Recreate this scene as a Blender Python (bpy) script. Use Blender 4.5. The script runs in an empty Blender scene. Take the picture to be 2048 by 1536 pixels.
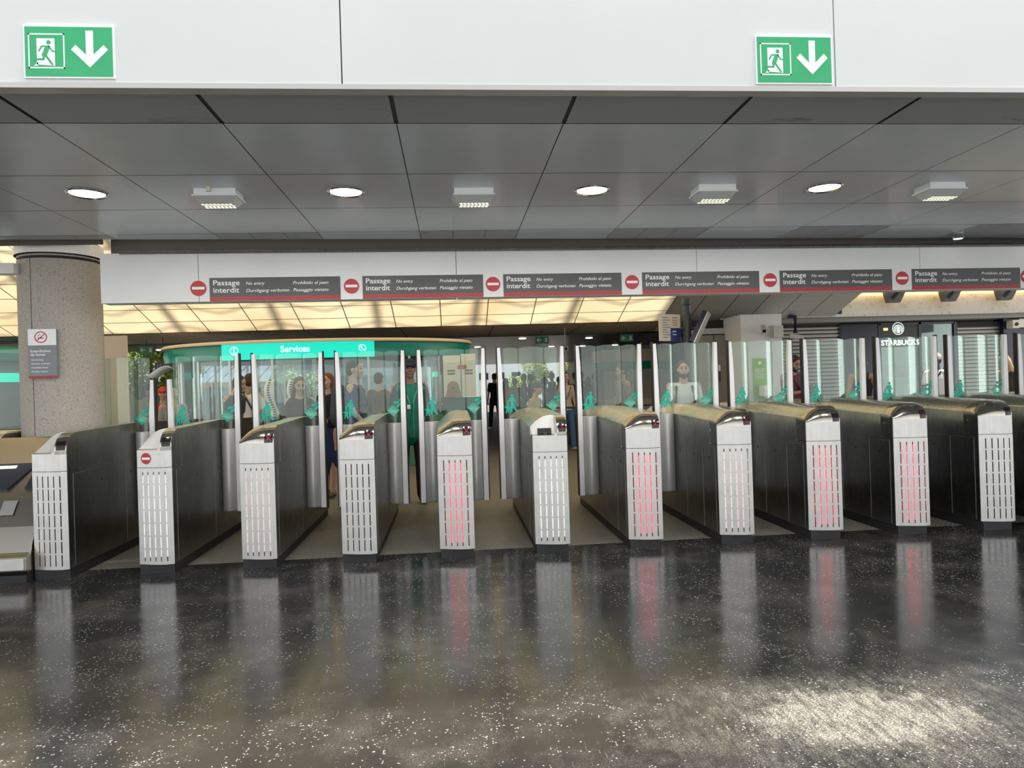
import bpy, bmesh, math, random
from mathutils import Vector, Matrix
random.seed(7)
S = bpy.context.scene
COL = S.collection
R = math.radians
PI = math.pi

# ------------------------------------------------------------------ camera
F, YAW, PITCH, ROLL, EYE = 1389.5, 0.08527, 0.00168, -0.03134, 1.44
fw = Vector((math.sin(YAW)*math.cos(PITCH), math.cos(YAW)*math.cos(PITCH), math.sin(PITCH)))
rt = Vector((math.cos(YAW), -math.sin(YAW), 0.0))
up = rt.cross(fw)
cr, sr = math.cos(ROLL), math.sin(ROLL)
rt2 = cr*rt + sr*up
up2 = -sr*rt + cr*up
cd = bpy.data.cameras.new('camera')
cam = bpy.data.objects.new('camera', cd)
COL.objects.link(cam)
cd.sensor_width = 36.0
cd.lens = F/2048*36.0
cd.clip_end = 300
M = Matrix((rt2, up2, -fw)).transposed().to_4x4()
M.translation = Vector((0, 0, EYE))
cam.matrix_world = M
S.camera = cam

def at(px, py, Y):
    """world point at depth Y seen at that place of the photograph"""
    d = fw + rt2*((px-1024)/F) - up2*((py-768)/F)
    return Vector((0, 0, EYE)) + d*(Y/d.y)

# ------------------------------------------------------------------ light and exposure
W = bpy.data.worlds.new('world')
S.world = W
W.use_nodes = True
wn = W.node_tree
bg = wn.nodes['Background']
tc = wn.nodes.new('ShaderNodeTexCoord')
sep = wn.nodes.new('ShaderNodeSeparateXYZ')
rmp = wn.nodes.new('ShaderNodeValToRGB')
wn.links.new(tc.outputs['Generated'], sep.inputs[0])
wn.links.new(sep.outputs['Z'], rmp.inputs[0])
# bright sunlit plaza low down behind the camera, softer sky above and ahead
rmp.color_ramp.elements[0].position = 0.03
rmp.color_ramp.elements[0].color = (1.0, 0.99, 0.96, 1)
rmp.color_ramp.elements[1].position = 0.40
rmp.color_ramp.elements[1].color = (0.36, 0.385, 0.41, 1)
back = wn.nodes.new('ShaderNodeMapRange')
back.inputs[1].default_value = -0.15; back.inputs[2].default_value = 0.55
back.inputs[3].default_value = 2.35; back.inputs[4].default_value = 1.25
wn.links.new(sep.outputs['Y'], back.inputs[0])
wn.links.new(rmp.outputs[0], bg.inputs[0])
wn.links.new(back.outputs[0], bg.inputs[1])
sl = bpy.data.lights.new('sun', 'SUN')
sl.energy = 7.0
sl.angle = R(4)
sl.color = (1.0, 0.93, 0.84)
sun = bpy.data.objects.new('sun', sl)
COL.objects.link(sun)
sun.rotation_euler = (R(1), R(8), 0)
S.view_settings.view_transform = 'Standard'
S.view_settings.look = 'None'
S.view_settings.gamma = 1
S.view_settings.use_curve_mapping = False
S.view_settings.exposure = 0.0
S.cycles.transparent_max_bounces = 40
S.cycles.max_bounces = 10
S.cycles.glossy_bounces = 5
S.cycles.sample_clamp_indirect = 6

# ------------------------------------------------------------------ materials
MATS = {}
def mat(name, col=(0.5, 0.5, 0.5), rough=0.5, metal=0.0, emit=None, estr=1.0, spec=0.5):
    if name in MATS:
        return MATS[name]
    m = bpy.data.materials.new(name)
    m.use_nodes = True
    b = m.node_tree.nodes['Principled BSDF']
    b.inputs['Base Color'].default_value = (*col, 1)
    b.inputs['Roughness'].default_value = rough
    b.inputs['Metallic'].default_value = metal
    b.inputs['Specular IOR Level'].default_value = spec
    if emit:
        b.inputs['Emission Color'].default_value = (*emit, 1)
        b.inputs['Emission Strength'].default_value = estr
    MATS[name] = m
    return m

class N:
    """tiny node helper"""
    def __init__(s, m):
        s.t = m.node_tree; s.b = s.t.nodes.get('Principled BSDF')
    def n(s, kind, **kw):
        x = s.t.nodes.new('ShaderNode'+kind)
        for k, v in kw.items():
            setattr(x, k, v)
        return x
    def l(s, a, b):
        s.t.links.new(a, b)
    def pos(s, scale=(1, 1, 1), obj=False, rot=(0, 0, 0)):
        g = s.n('TexCoord').outputs['Object'] if obj else s.n('NewGeometry').outputs['Position']
        mp = s.n('Mapping')
        mp.inputs['Scale'].default_value = scale
        mp.inputs['Rotation'].default_value = rot
        s.l(g, mp.inputs[0])
        return mp.outputs[0]
    def noise(s, vec, scale, detail=4, rough=0.6):
        x = s.n('TexNoise'); x.inputs['Scale'].default_value = scale
        x.inputs['Detail'].default_value = detail; x.inputs['Roughness'].default_value = rough
        s.l(vec, x.inputs['Vector'])
        return x.outputs[0]
    def ramp(s, fac, stops):
        x = s.n('ValToRGB')
        e = x.color_ramp.elements
        while len(e) < len(stops):
            e.new(0.5)
        for i, (p, c) in enumerate(stops):
            e[i].position = p
            e[i].color = (*c, 1) if isinstance(c, tuple) else (c, c, c, 1)
        s.l(fac, x.inputs[0])
        return x.outputs[0]
    def math(s, op, a, b=None, c=None):
        x = s.n('Math', operation=op)
        for i, v in enumerate((a, b, c)):
            if v is None: continue
            if isinstance(v, (int, float)): x.inputs[i].default_value = v
            else: s.l(v, x.inputs[i])
        return x.outputs[0]
    def mix(s, fac, a, b):
        x = s.n('Mix', data_type='RGBA')
        for k, v in ((0, fac), (6, a), (7, b)):
            if isinstance(v, tuple): x.inputs[k].default_value = (*v, 1)
            elif isinstance(v, (int, float)): x.inputs[k].default_value = v
            else: s.l(v, x.inputs[k])
        return x.outputs[2]
    def bump(s, h, strength=0.2, dist=0.01):
        x = s.n('Bump'); x.inputs['Strength'].default_value = strength
        x.inputs['Distance'].default_value = dist
        s.l(h, x.inputs['Height']); s.l(x.outputs[0], s.b.inputs['Normal'])

def steel(name, col, rough, bump=0.02, streak=(60, 60, 2), var=0.12):
    m = mat(name, col, rough, 1.0)
    k = N(m)
    v = k.pos(streak, obj=True)
    f = k.noise(v, 3.0, 5)
    f2 = k.noise(k.pos((1, 1, 1), obj=True), 6.0, 4)
    rr = k.ramp(f, [(0.3, rough-0.07), (0.7, rough+0.1)])
    k.l(rr, k.b.inputs['Roughness'])
    c = k.ramp(f2, [(0.3, tuple(x*(1-var) for x in col)), (0.7, tuple(min(1, x*(1+var)) for x in col))])
    k.l(c, k.b.inputs['Base Color'])
    k.bump(f, bump, 0.002)
    return m

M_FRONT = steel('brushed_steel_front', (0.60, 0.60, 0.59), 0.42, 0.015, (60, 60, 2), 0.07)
M_SIDE = steel('brushed_steel_side', (0.25, 0.255, 0.255), 0.30)  # same steel as the front, darkened for the reflections on the flanks
M_TOP = steel('brushed_steel_top', (0.50, 0.49, 0.46), 0.25)
M_HOOD = steel('polished_steel', (0.46, 0.43, 0.37), 0.14, 0.01)  # golden canopy reflection is put into this steel colour
M_LEAF = mat('satin_steel', (0.66, 0.66, 0.66), 0.42, 0.45)
M_HOUSE = mat('housing_steel', (0.42, 0.39, 0.33), 0.26, 0.95)  # golden reflection on the housing is tinted into the steel itself
M_WHITEPLATE = mat('white_enamel_steel', (0.60, 0.61, 0.61), 0.45, 0.0)
M_BLACK = mat('black_rubber', (0.012, 0.012, 0.014), 0.45)
M_PLINTH = mat('black_plinth', (0.02, 0.021, 0.024), 0.5)
M_SCREEN = mat('black_display', (0.012, 0.01, 0.012), 0.12)
M_CAV = mat('grey_cavity', (0.16, 0.16, 0.17), 0.6)
M_POST = mat('white_painted_post', (0.86, 0.86, 0.89), 0.35)
M_WHITE = mat('white_vinyl', (0.86, 0.88, 0.88), 0.4)
M_RED = mat('red_vinyl', (0.36, 0.02, 0.03), 0.4)
M_REDD = mat('red_sign_face', (0.48, 0.02, 0.035), 0.4)
M_GREY = mat('grey_sign_face', (0.062, 0.068, 0.072), 0.4)
M_GREYS = mat('grey_blue_sign_face', (0.20, 0.22, 0.25), 0.4)
M_TEAL = mat('teal_sticker', (0.0, 0.42, 0.31), 0.4)
M_SEAM = mat('dark_seam', (0.02, 0.02, 0.02), 0.7)
M_REDLED = mat('red_light', (0.3, 0.02, 0.02), 0.4, emit=(1.0, 0.035, 0.07), estr=3.0)
M_WHBASE = mat('white_base_glow', (0.8, 0.8, 0.8), 0.4, emit=(0.97, 1.0, 1.0), estr=0.7)  # bright base behind the slots, given a glow in place of its reflection
M_PINKLED = mat('pink_light', (0.8, 0.6, 0.6), 0.4, emit=(1.0, 0.80, 0.80), estr=0.65)
M_REDX = mat('red_cross_light', (0.3, 0.0, 0.0), 0.4, emit=(1.0, 0.04, 0.10), estr=0.9)
M_REDXD = mat('dim_red_cross_light', (0.2, 0.0, 0.0), 0.4, emit=(1.0, 0.04, 0.08), estr=0.22)

def glass(name, tint, refl=1.0):
    m = bpy.data.materials.new(name); m.use_nodes = True
    t = m.node_tree; t.nodes.clear()
    o = t.nodes.new('ShaderNodeOutputMaterial')
    tr = t.nodes.new('ShaderNodeBsdfTransparent'); tr.inputs[0].default_value = (*tint, 1)
    gl = t.nodes.new('ShaderNodeBsdfGlossy'); gl.inputs['Roughness'].default_value = 0.02
    gl.inputs[0].default_value = (0.9, 1.0, 0.97, 1)
    fr = t.nodes.new('ShaderNodeFresnel'); fr.inputs[0].default_value = 1.55
    mu = t.nodes.new('ShaderNodeMath'); mu.operation = 'MULTIPLY_ADD'
    mu.inputs[1].default_value = refl; mu.inputs[2].default_value = 0.015; mu.use_clamp = True
    mx = t.nodes.new('ShaderNodeMixShader')
    t.links.new(fr.outputs[0], mu.inputs[0]); t.links.new(mu.outputs[0], mx.inputs[0])
    t.links.new(tr.outputs[0], mx.inputs[1]); t.links.new(gl.outputs[0], mx.inputs[2])
    t.links.new(mx.outputs[0], o.inputs[0])
    MATS[name] = m
    return m
M_GLASS = glass('clear_gate_glass', (0.92, 0.97, 0.955), 0.36)
M_EDGE = mat('pale_glass_edge', (0.36, 0.55, 0.49), 0.45)
M_KGLASS = glass('kiosk_glass', (0.80, 0.86, 0.86), 1.0)

def asphalt():
    m = mat('black_speckled_floor', (0.02, 0.02, 0.022), 0.25)
    k = N(m)
    p = k.pos()
    # aggregate grains
    vo = k.n('TexVoronoi'); vo.inputs['Scale'].default_value = 88
    pw = k.pos((1, 1.0, 1))
    wob = k.n('TexNoise'); wob.inputs['Scale'].default_value = 30
    k.l(p, wob.inputs['Vector'])
    add = k.n('VectorMath', operation='MULTIPLY_ADD')
    k.l(wob.outputs[1], add.inputs[0]); add.inputs[1].default_value = (0.02, 0.02, 0); k.l(pw, add.inputs[2])
    k.l(add.outputs[0], vo.inputs['Vector'])
    d = vo.outputs['Distance']
    sepc = k.n('SeparateColor'); k.l(vo.outputs['Color'], sepc.inputs[0])
    big = k.noise(p, 0.9, 6, 0.65)
    mid = k.noise(p, 4.5, 5, 0.65)
    dens = k.math('ADD', k.math('MULTIPLY', big, 0.55), k.math('MULTIPLY', mid, 0.75))
    dens = k.ramp(dens, [(0.60, 0.004), (0.80, 0.75)])
    pick = k.math('LESS_THAN', sepc.outputs[0], dens)
    size = k.math('MULTIPLY', sepc.outputs[1], 0.46)
    grain = k.math('LESS_THAN', d, size)
    grain = k.math('MULTIPLY', grain, pick)
    # worn patch where the surface is scraped pale
    geo = k.n('NewGeometry')
    sx = k.n('SeparateXYZ'); k.l(geo.outputs['Position'], sx.inputs[0])
    dx = k.math('MULTIPLY', k.math('SUBTRACT', sx.outputs[0], 1.66), 1.5)
    dy = k.math('MULTIPLY', k.math('SUBTRACT', sx.outputs[1], 2.80), 2.6)
    rr = k.math('SQRT', k.math('ADD', k.math('MULTIPLY', dx, dx), k.math('MULTIPLY', dy, dy)))
    n3 = k.noise(p, 5.0, 6, 0.7)
    rr = k.math('ADD', rr, k.math('MULTIPLY', k.math('SUBTRACT', n3, 0.5), 1.5))
    patch = k.ramp(rr, [(0.45, 1.0), (0.85, 0.0)])
    # scratches running away from the camera
    sc = k.noise(k.pos((34, 1.3, 1), rot=(0, 0, R(8))), 2.2, 4, 0.7)
    sc = k.ramp(sc, [(0.66, 0.0), (0.70, 1.0)])
    sc2 = k.noise(k.pos((40, 1.1, 1), rot=(0, 0, R(-52))), 2.0, 4, 0.7)
    sc2 = k.ramp(sc2, [(0.67, 0.0), (0.71, 1.0)])
    fine = k.noise(p, 140, 3, 0.7)
    fm = k.ramp(fine, [(0.42, 0.0), (0.62, 1.0)])
    wear = k.ramp(k.noise(p, 1.7, 7, 0.72), [(0.47, 0.0), (0.70, 0.85)])
    base = k.mix(k.noise(p, 2.2, 5), (0.009, 0.011, 0.014), (0.026, 0.026, 0.027))
    base = k.mix(k.math('MULTIPLY', wear, fm), base, (0.20, 0.18, 0.165))
    scr = k.math('MULTIPLY', k.math('MAXIMUM', sc, sc2), k.math('ADD', k.math('MULTIPLY', fm, 0.5), 0.04))
    base = k.mix(scr, base, (0.45, 0.43, 0.40))
    g2 = k.math('MULTIPLY', grain, 0.6)
    base = k.mix(g2, base, (0.50, 0.50, 0.48))
    scp = k.ramp(k.noise(k.pos((13, 3.2, 1), rot=(0, 0, R(-12))), 2.6, 6, 0.8), [(0.40, 0.15), (0.60, 1.0)])
    wide = k.ramp(k.math('ADD', k.math('MULTIPLY', rr, 0.5), k.math('MULTIPLY', k.math('SUBTRACT', k.noise(p, 9.0, 5, 0.8), 0.5), 1.3)), [(0.30, 0.38), (0.80, 0.0)])
    patch = k.math('MAXIMUM', patch, wide)
    pf = k.math('MULTIPLY', patch, k.math('MULTIPLY', scp, k.math('ADD', k.math('MULTIPLY', fm, 0.85), 0.15)))
    base = k.mix(pf, base, (0.55, 0.53, 0.44))
    k.l(base, k.b.inputs['Base Color'])
    k.b.inputs['Specular IOR Level'].default_value = 0.5
    ro = k.ramp(k.noise(p, 3.0, 5), [(0.3, 0.10), (0.75, 0.22)])
    ro = k.math('ADD', ro, k.math('MULTIPLY', patch, 0.3))
    k.l(ro, k.b.inputs['Roughness'])
    hgt = k.math('ADD', k.math('MULTIPLY', k.noise(k.pos((1, 1, 1)), 55, 4), 1.0), k.math('MULTIPLY', grain, 0.25))
    k.bump(hgt, 0.055, 0.004)
    return m
M_FLOOR = asphalt()

def tread():
    m = mat('embossed_tread_plate', (0.27, 0.26, 0.235), 0.33)
    k = N(m)
    a = k.n('TexBrick'); a.inputs['Scale'].default_value = 1
    a.offset = 0.5
    a.inputs['Color1'].default_value = (1, 1, 1, 1); a.inputs['Color2'].default_value = (1, 1, 1, 1)
    a.inputs['Mortar'].default_value = (0, 0, 0, 1)
    a.inputs['Brick Width'].default_value = 0.05; a.inputs['Row Height'].default_value = 0.028
    a.inputs['Mortar Size'].default_value = 0.006; a.inputs['Mortar Smooth'].default_value = 0.4
    k.l(k.pos(), a.inputs['Vector'])
    k.bump(a.outputs['Color'], 0.7, 0.004)
    f = k.noise(k.pos(), 3.5, 5)
    c = k.mix(f, (0.24, 0.23, 0.21), (0.44, 0.42, 0.37))
    c = k.mix(a.outputs['Color'], (0.10, 0.10, 0.09), c)
    k.l(c, k.b.inputs['Base Color'])
    return m
M_TREAD = tread()

def speckle(name, base, dark, light, scale, rough=0.8):
    m = mat(name, base, rough)
    k = N(m)
    f = k.noise(k.pos(), scale, 3, 0.8)
    c = k.ramp(f, [(0.34, dark), (0.44, base), (0.58, base), (0.70, light)])
    big = k.noise(k.pos(), 1.6, 4)
    c = k.mix(k.math('MULTIPLY', big, 0.25), c, tuple(x*0.75 for x in base))
    k.l(c, k.b.inputs['Base Color'])
    k.bump(f, 0.15, 0.003)
    return m
M_STONE = speckle('washed_granite_concrete', (0.44, 0.41, 0.37), (0.12, 0.11, 0.10), (0.58, 0.55, 0.50), 85)
M_CONC = speckle('pale_concrete', (0.62, 0.59, 0.52), (0.40, 0.37, 0.32), (0.70, 0.67, 0.60), 9, 0.85)
M_PAVE = speckle('pale_paving', (0.20, 0.185, 0.16), (0.15, 0.14, 0.12), (0.24, 0.22, 0.19), 12, 0.6)

def painted(name, col, rough=0.35, var=0.06, sc=1.2, spec=0.5):
    m = mat(name, col, rough, spec=spec)
    k = N(m)
    f = k.noise(k.pos(), sc, 5)
    c = k.ramp(f, [(0.3, tuple(x*(1-var) for x in col)), (0.7, tuple(x*(1+var) for x in col))])
    k.l(c, k.b.inputs['Base Color'])
    return m
M_FASCIA = painted('white_enamel_panel', (0.69, 0.715, 0.71), 0.32, 0.03)
M_BEAM = painted('pale_grey_panel', (0.78, 0.80, 0.81), 0.45, 0.03, 2)
M_CEIL = painted('grey_metal_ceiling', (0.60, 0.66, 0.71), 0.22, 0.06, 1.0, spec=0.9)
M_JOINT = mat('ceiling_joint', (0.06, 0.06, 0.065), 0.6)
M_SOFFIT = painted('beige_soffit', (0.68, 0.55, 0.40), 0.5)
M_GPANEL = painted('light_grey_soffit', (0.50, 0.50, 0.47), 0.5)
M_BROWN = painted('taupe_panel', (0.27, 0.235, 0.20), 0.45)
M_CREAM = mat('cream_rim', (0.80, 0.62, 0.42), 0.4)
M_GREEN = mat('green_enamel', (0.0, 0.27, 0.19), 0.25)
M_TEALIT = mat('teal_lit_sign', (0.0, 0.5, 0.4), 0.3, emit=(0.0, 0.78, 0.58), estr=0.75)
M_LITW = mat('white_lit_letter', (0.9, 0.9, 0.9), 0.4, emit=(0.85, 1.0, 0.95), estr=0.9)
M_EXITG = painted('green_exit_face', (0.035, 0.42, 0.17), 0.35, 0.06, 5)
M_EXITD = mat('small_green_exit_face', (0.0, 0.20, 0.09), 0.35)
M_CHROME = mat('chrome', (0.7, 0.7, 0.7), 0.12, 1.0)
M_LAMP = mat('lamp_glow', (0.9, 0.9, 0.9), 0.4, emit=(1.0, 0.97, 0.90), estr=4.0)
M_LED = mat('led_glow', (0.9, 0.9, 0.8), 0.4, emit=(1.0, 0.98, 0.74), estr=1.3)
M_LENS = mat('lamp_lens', (0.45, 0.47, 0.46), 0.2)
M_NAVY = mat('navy_panel', (0.012, 0.018, 0.040), 0.25)
M_DARK = mat('dark_interior', (0.03, 0.03, 0.033), 0.4)
M_ZINC = mat('blue_grey_zinc', (0.16, 0.20, 0.27), 0.4)
M_ORANGE = mat('orange_gutter', (0.45, 0.13, 0.05), 0.5)
M_SHUT = mat('shutter_metal', (0.55, 0.54, 0.52), 0.3, 0.7)
M_WARM = mat('warm_strip', (1, 0.8, 0.5), 0.4, emit=(1.0, 0.62, 0.22), estr=3.0)
M_GREENP = mat('lime_poster', (0.24, 0.46, 0.05), 0.5)
M_CCTV = mat('ivory_housing', (0.55, 0.54, 0.50), 0.4)
M_CARD = mat('cream_board', (0.72, 0.66, 0.52), 0.5)
M_LEAFG = mat('leaf_green', (0.28, 0.36, 0.07), 0.6)
M_BARK = mat('bark', (0.12, 0.08, 0.05), 0.9)

def perforated():
    m = mat('perforated_grey_panel', (0.33, 0.34, 0.355), 0.4)
    k = N(m)
    sx = k.n('SeparateXYZ'); k.l(k.pos((1, 1, 1), rot=(0, 0, R(45))), sx.inputs[0])
    a = k.math('SINE', k.math('MULTIPLY', sx.outputs[0], 2*PI/0.0095))
    b = k.math('SINE', k.math('MULTIPLY', sx.outputs[1], 2*PI/0.0095))
    h = k.math('GREATER_THAN', k.math('MULTIPLY', a, b), 0.45)
    st = k.ramp(k.noise(k.pos((1.3, 3.0, 1)), 1.5, 6, 0.7), [(0.60, 0.0), (0.76, 0.8)])
    c = k.mix(h, (0.42, 0.45, 0.48), (0.08, 0.085, 0.09))
    c = k.mix(st, c, (0.025, 0.025, 0.03))
    k.l(c, k.b.inputs['Base Color'])
    return m
M_PERF = perforated()

def translucent():
    m = bpy.data.materials.new('yellowed_translucent_sheet'); m.use_nodes = True
    t = m.node_tree; t.nodes.clear()
    o = t.nodes.new('ShaderNodeOutputMaterial')
    tr = t.nodes.new('ShaderNodeBsdfTranslucent')
    df = t.nodes.new('ShaderNodeBsdfDiffuse')
    mx = t.nodes.new('ShaderNodeMixShader'); mx.inputs[0].default_value = 0.25
    no = t.nodes.new('ShaderNodeTexNoise'); no.inputs['Scale'].default_value = 0.6; no.inputs['Detail'].default_value = 5
    ge = t.nodes.new('ShaderNodeNewGeometry'); t.links.new(ge.outputs['Position'], no.inputs['Vector'])
    rp = t.nodes.new('ShaderNodeValToRGB')
    rp.color_ramp.elements[0].position = 0.35; rp.color_ramp.elements[0].color = (0.54, 0.42, 0.25, 1)
    rp.color_ramp.elements[1].position = 0.65; rp.color_ramp.elements[1].color = (0.62, 0.53, 0.35, 1)
    t.links.new(no.outputs[0], rp.inputs[0])
    t.links.new(rp.outputs[0], tr.inputs[0]); t.links.new(rp.outputs[0], df.inputs[0])
    t.links.new(tr.outputs[0], mx.inputs[1]); t.links.new(df.outputs[0], mx.inputs[2])
    t.links.new(mx.outputs[0], o.inputs[0])
    return m
M_TRANS = translucent()

# ------------------------------------------------------------------ mesh helpers
def tag(o, label=None, cat=None, group=None, kind=None):
    if label: o['label'] = label
    if cat: o['category'] = cat
    if group: o['group'] = group
    if kind: o['kind'] = kind
    return o

def empty(name, loc=(0, 0, 0), rz=0.0, label=None, cat=None, group=None):
    o = bpy.data.objects.new(name, None)
    o.empty_display_size = 0.1
    COL.objects.link(o)
    o.location = loc
    o.rotation_euler = (0, 0, rz)
    return tag(o, label, cat, group)

class MB:
    """collects shapes, links them as one mesh object"""
    def __init__(s):
        s.v = []; s.f = []; s.m = []; s.mats = []
    def mi(s, m):
        if m is None: m = s.mats[0] if s.mats else None
        if m not in s.mats: s.mats.append(m)
        return s.mats.index(m)
    def add(s, vs, fs, m=None):
        n = len(s.v); k = s.mi(m) if m else 0
        s.v += [tuple(v) for v in vs]
        for f in fs:
            s.f.append(tuple(i+n for i in f)); s.m.append(k)
        return s
    def box(s, x0, x1, y0, y1, z0, z1, m=None):
        v = [(x, y, z) for z in (z0, z1) for y in (y0, y1) for x in (x0, x1)]
        return s.add(v, [(0, 2, 3, 1), (4, 5, 7, 6), (0, 1, 5, 4), (2, 6, 7, 3), (0, 4, 6, 2), (1, 3, 7, 5)], m)
    def quad(s, a, b, c, d, m=None):
        return s.add([a, b, c, d], [(0, 1, 2, 3)], m)
    def tube(s, pts, r, n=10, m=None, cap=True, r1=None):
        pts = [Vector(p) for p in pts]
        vs = []; N_ = len(pts)
        for i, p in enumerate(pts):
            t = (pts[min(i+1, N_-1)]-pts[max(i-1, 0)]).normalized()
            a = t.cross(Vector((0, 0, 1)))
            if a.length < 1e-3: a = t.cross(Vector((0, 1, 0)))
            a.normalize(); b = t.cross(a)
            rr = r if r1 is None else r+(r1-r)*i/(N_-1)
            for j in range(n):
                w = 2*PI*j/n
                vs.append(p+(a*math.cos(w)+b*math.sin(w))*rr)
        fs = [(i*n+j, i*n+(j+1) % n, (i+1)*n+(j+1) % n, (i+1)*n+j) for i in range(N_-1) for j in range(n)]
        if cap: fs += [tuple(range(n))[::-1], tuple(range((N_-1)*n, N_*n))]
        return s.add(vs, fs, m)
    def lathe(s, prof, n=32, c=(0, 0), m=None, cap=True):
        vs = [(c[0]+r*math.cos(2*PI*j/n), c[1]+r*math.sin(2*PI*j/n), z) for r, z in prof for j in range(n)]
        k = len(prof)
        fs = [(i*n+j, i*n+(j+1) % n, (i+1)*n+(j+1) % n, (i+1)*n+j) for i in range(k-1) for j in range(n)]
        if cap: fs += [tuple(range(n))[::-1], tuple(range((k-1)*n, k*n))]
        return s.add(vs, fs, m)
    def grid(s, rows, m=None, close=False):
        n = len(rows[0])
        vs = [p for r in rows for p in r]
        fs = [(i*n+j, i*n+j+1, (i+1)*n+j+1, (i+1)*n+j) for i in range(len(rows)-1) for j in range(n-1)]
        return s.add(vs, fs, m)
    def build(s, name, m=None, parent=None, smooth=False, loc=None, bevel=0, solid=0):
        me = bpy.data.meshes.new(name)
        me.from_pydata(s.v, [], s.f)
        if s.mats:
            for k in s.mats: me.materials.append(k)
            if m and m not in s.mats: me.materials.append(m)
            me.polygons.foreach_set('material_index', s.m)
        elif m: me.materials.append(m)
        bm = bmesh.new(); bm.from_mesh(me)
        bmesh.ops.remove_doubles(bm, verts=bm.verts, dist=1e-5)
        if not solid: bmesh.ops.recalc_face_normals(bm, faces=bm.faces)
        bm.to_mesh(me); bm.free()
        if smooth:
            me.polygons.foreach_set('use_smooth', [True]*len(me.polygons))
            try: me.set_sharp_from_angle(angle=R(smooth if smooth > 1 else 38))
            except Exception: pass
        o = bpy.data.objects.new(name, me)
        COL.objects.link(o)
        if parent: o.parent = parent
        if loc: o.location = loc
        if bevel:
            b = o.modifiers.new('bevel', 'BEVEL'); b.width = bevel; b.segments = 2; b.limit_method = 'ANGLE'
        if solid:
            b = o.modifiers.new('solidify', 'SOLIDIFY'); b.thickness = solid
        return o

def struct(o):
    o['kind'] = 'structure'
    return o

def copy_tree(o, parent=None):
    c = o.copy(); COL.objects.link(c)
    c.parent = parent
    for ch in list(o.children):
        copy_tree(ch, c)
    return c

_tc = {}
def text_mesh(txt, bold=0.0, shear=0.0):
    """mesh of a line of text: baseline z=0, in the xz plane; returns verts, faces, width, height"""
    key = (txt, bold, shear)
    if key in _tc: return _tc[key]
    cu = bpy.data.curves.new('t', 'FONT')
    cu.body = txt; cu.size = 1.0; cu.shear = shear; cu.offset = bold; cu.resolution_u = 3
    o = bpy.data.objects.new('t', cu); COL.objects.link(o)
    dg = bpy.context.evaluated_depsgraph_get(); dg.update()
    me = bpy.data.meshes.new_from_object(o.evaluated_get(dg))
    vs = [(v.co.x, 0.0, v.co.y) for v in me.vertices]
    fs = [tuple(p.vertices) for p in me.polygons]
    bpy.data.objects.remove(o); bpy.data.curves.remove(cu); bpy.data.meshes.remove(me)
    x0 = min(v[0] for v in vs); x1 = max(v[0] for v in vs)
    vs = [(v[0]-x0, 0.0, v[2]) for v in vs]
    _tc[key] = (vs, fs, x1-x0)
    return _tc[key]

def put_text(mb, txt, x, z, y=0.0, width=None, size=None, bold=0.0, shear=0.0, m=None, fn=None):
    vs, fs, w = text_mesh(txt, bold, shear)
    s_ = size if size else width/w
    sx = width/w if width else s_
    out = [(x+v[0]*sx, y, z+v[2]*s_) for v in vs]
    if fn: out = [fn(p) for p in out]
    mb.add(out, fs, m)
    return s_

def disc(mb, cx, cz, r, y=0.0, n=28, m=None, r_in=0.0, fn=None):
    o = [(cx+r*math.cos(2*PI*i/n), y, cz+r*math.sin(2*PI*i/n)) for i in range(n)]
    if r_in:
        q = [(cx+r_in*math.cos(2*PI*i/n), y, cz+r_in*math.sin(2*PI*i/n)) for i in range(n)]
        if fn: o = [fn(p) for p in o]; q = [fn(p) for p in q]
        mb.add(o+q, [(i, (i+1) % n, n+(i+1) % n, n+i) for i in range(n)], m)
    else:
        if fn: o = [fn(p) for p in o]
        mb.add(o, [tuple(range(n))], m)

def stroke(mb, pts, w, y=0.0, m=None, caps=True, fn=None):
    for (x0, z0), (x1, z1) in zip(pts, pts[1:]):
        dx, dz = x1-x0, z1-z0
        L = math.hypot(dx, dz) or 1
        nx, nz = -dz/L*w/2, dx/L*w/2
        q = [(x0+nx, y, z0+nz), (x1+nx, y, z1+nz), (x1-nx, y, z1-nz), (x0-nx, y, z0-nz)]
        if fn: q = [fn(p) for p in q]
        mb.add(q, [(0, 1, 2, 3)], m)
    if caps:
        for i, (x, z) in enumerate(pts):
            disc(mb, x, z, w/2, y-0.00002*(i+1), 10, m, fn=fn)

def poly(mb, pts, y=0.0, m=None, fn=None):
    q = [(x, y, z) for x, z in pts]
    if fn: q = [fn(p) for p in q]
    mb.add(q, [tuple(range(len(q)))], m)

# ------------------------------------------------------------------ setting: floors, ceiling, fascia, beam
struct(MB().box(-16, 18, -6, 6.12, -0.2, 0, M_FLOOR).build('floor'))
struct(MB().box(-16, 18, 6.12, 8.6, -0.2, -0.004, M_TREAD).build('floor'))
struct(MB().box(-60, 60, 8.6, 90, -0.2, -0.006, M_PAVE).build('floor'))

# fascia above the slab edge
fa = MB()
xs = [-16, -7.3, -5.03, -2.74, -0.447, 1.844, 4.135, 6.4, 8.7, 18]
for a, b in zip(xs, xs[1:]):
    fa.box(a+0.003, b-0.003, 3.13, 3.16, 2.80, 5.6, M_FASCIA)
fa.box(-16, 18, 3.16, 3.3, 2.84, 5.6, M_JOINT)
struct(fa.build('wall_front', bevel=0))
tr = MB().box(-16, 18, 3.125, 3.19, 2.775, 2.798, M_SHUT).build('trim_1'); struct(tr)

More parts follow.
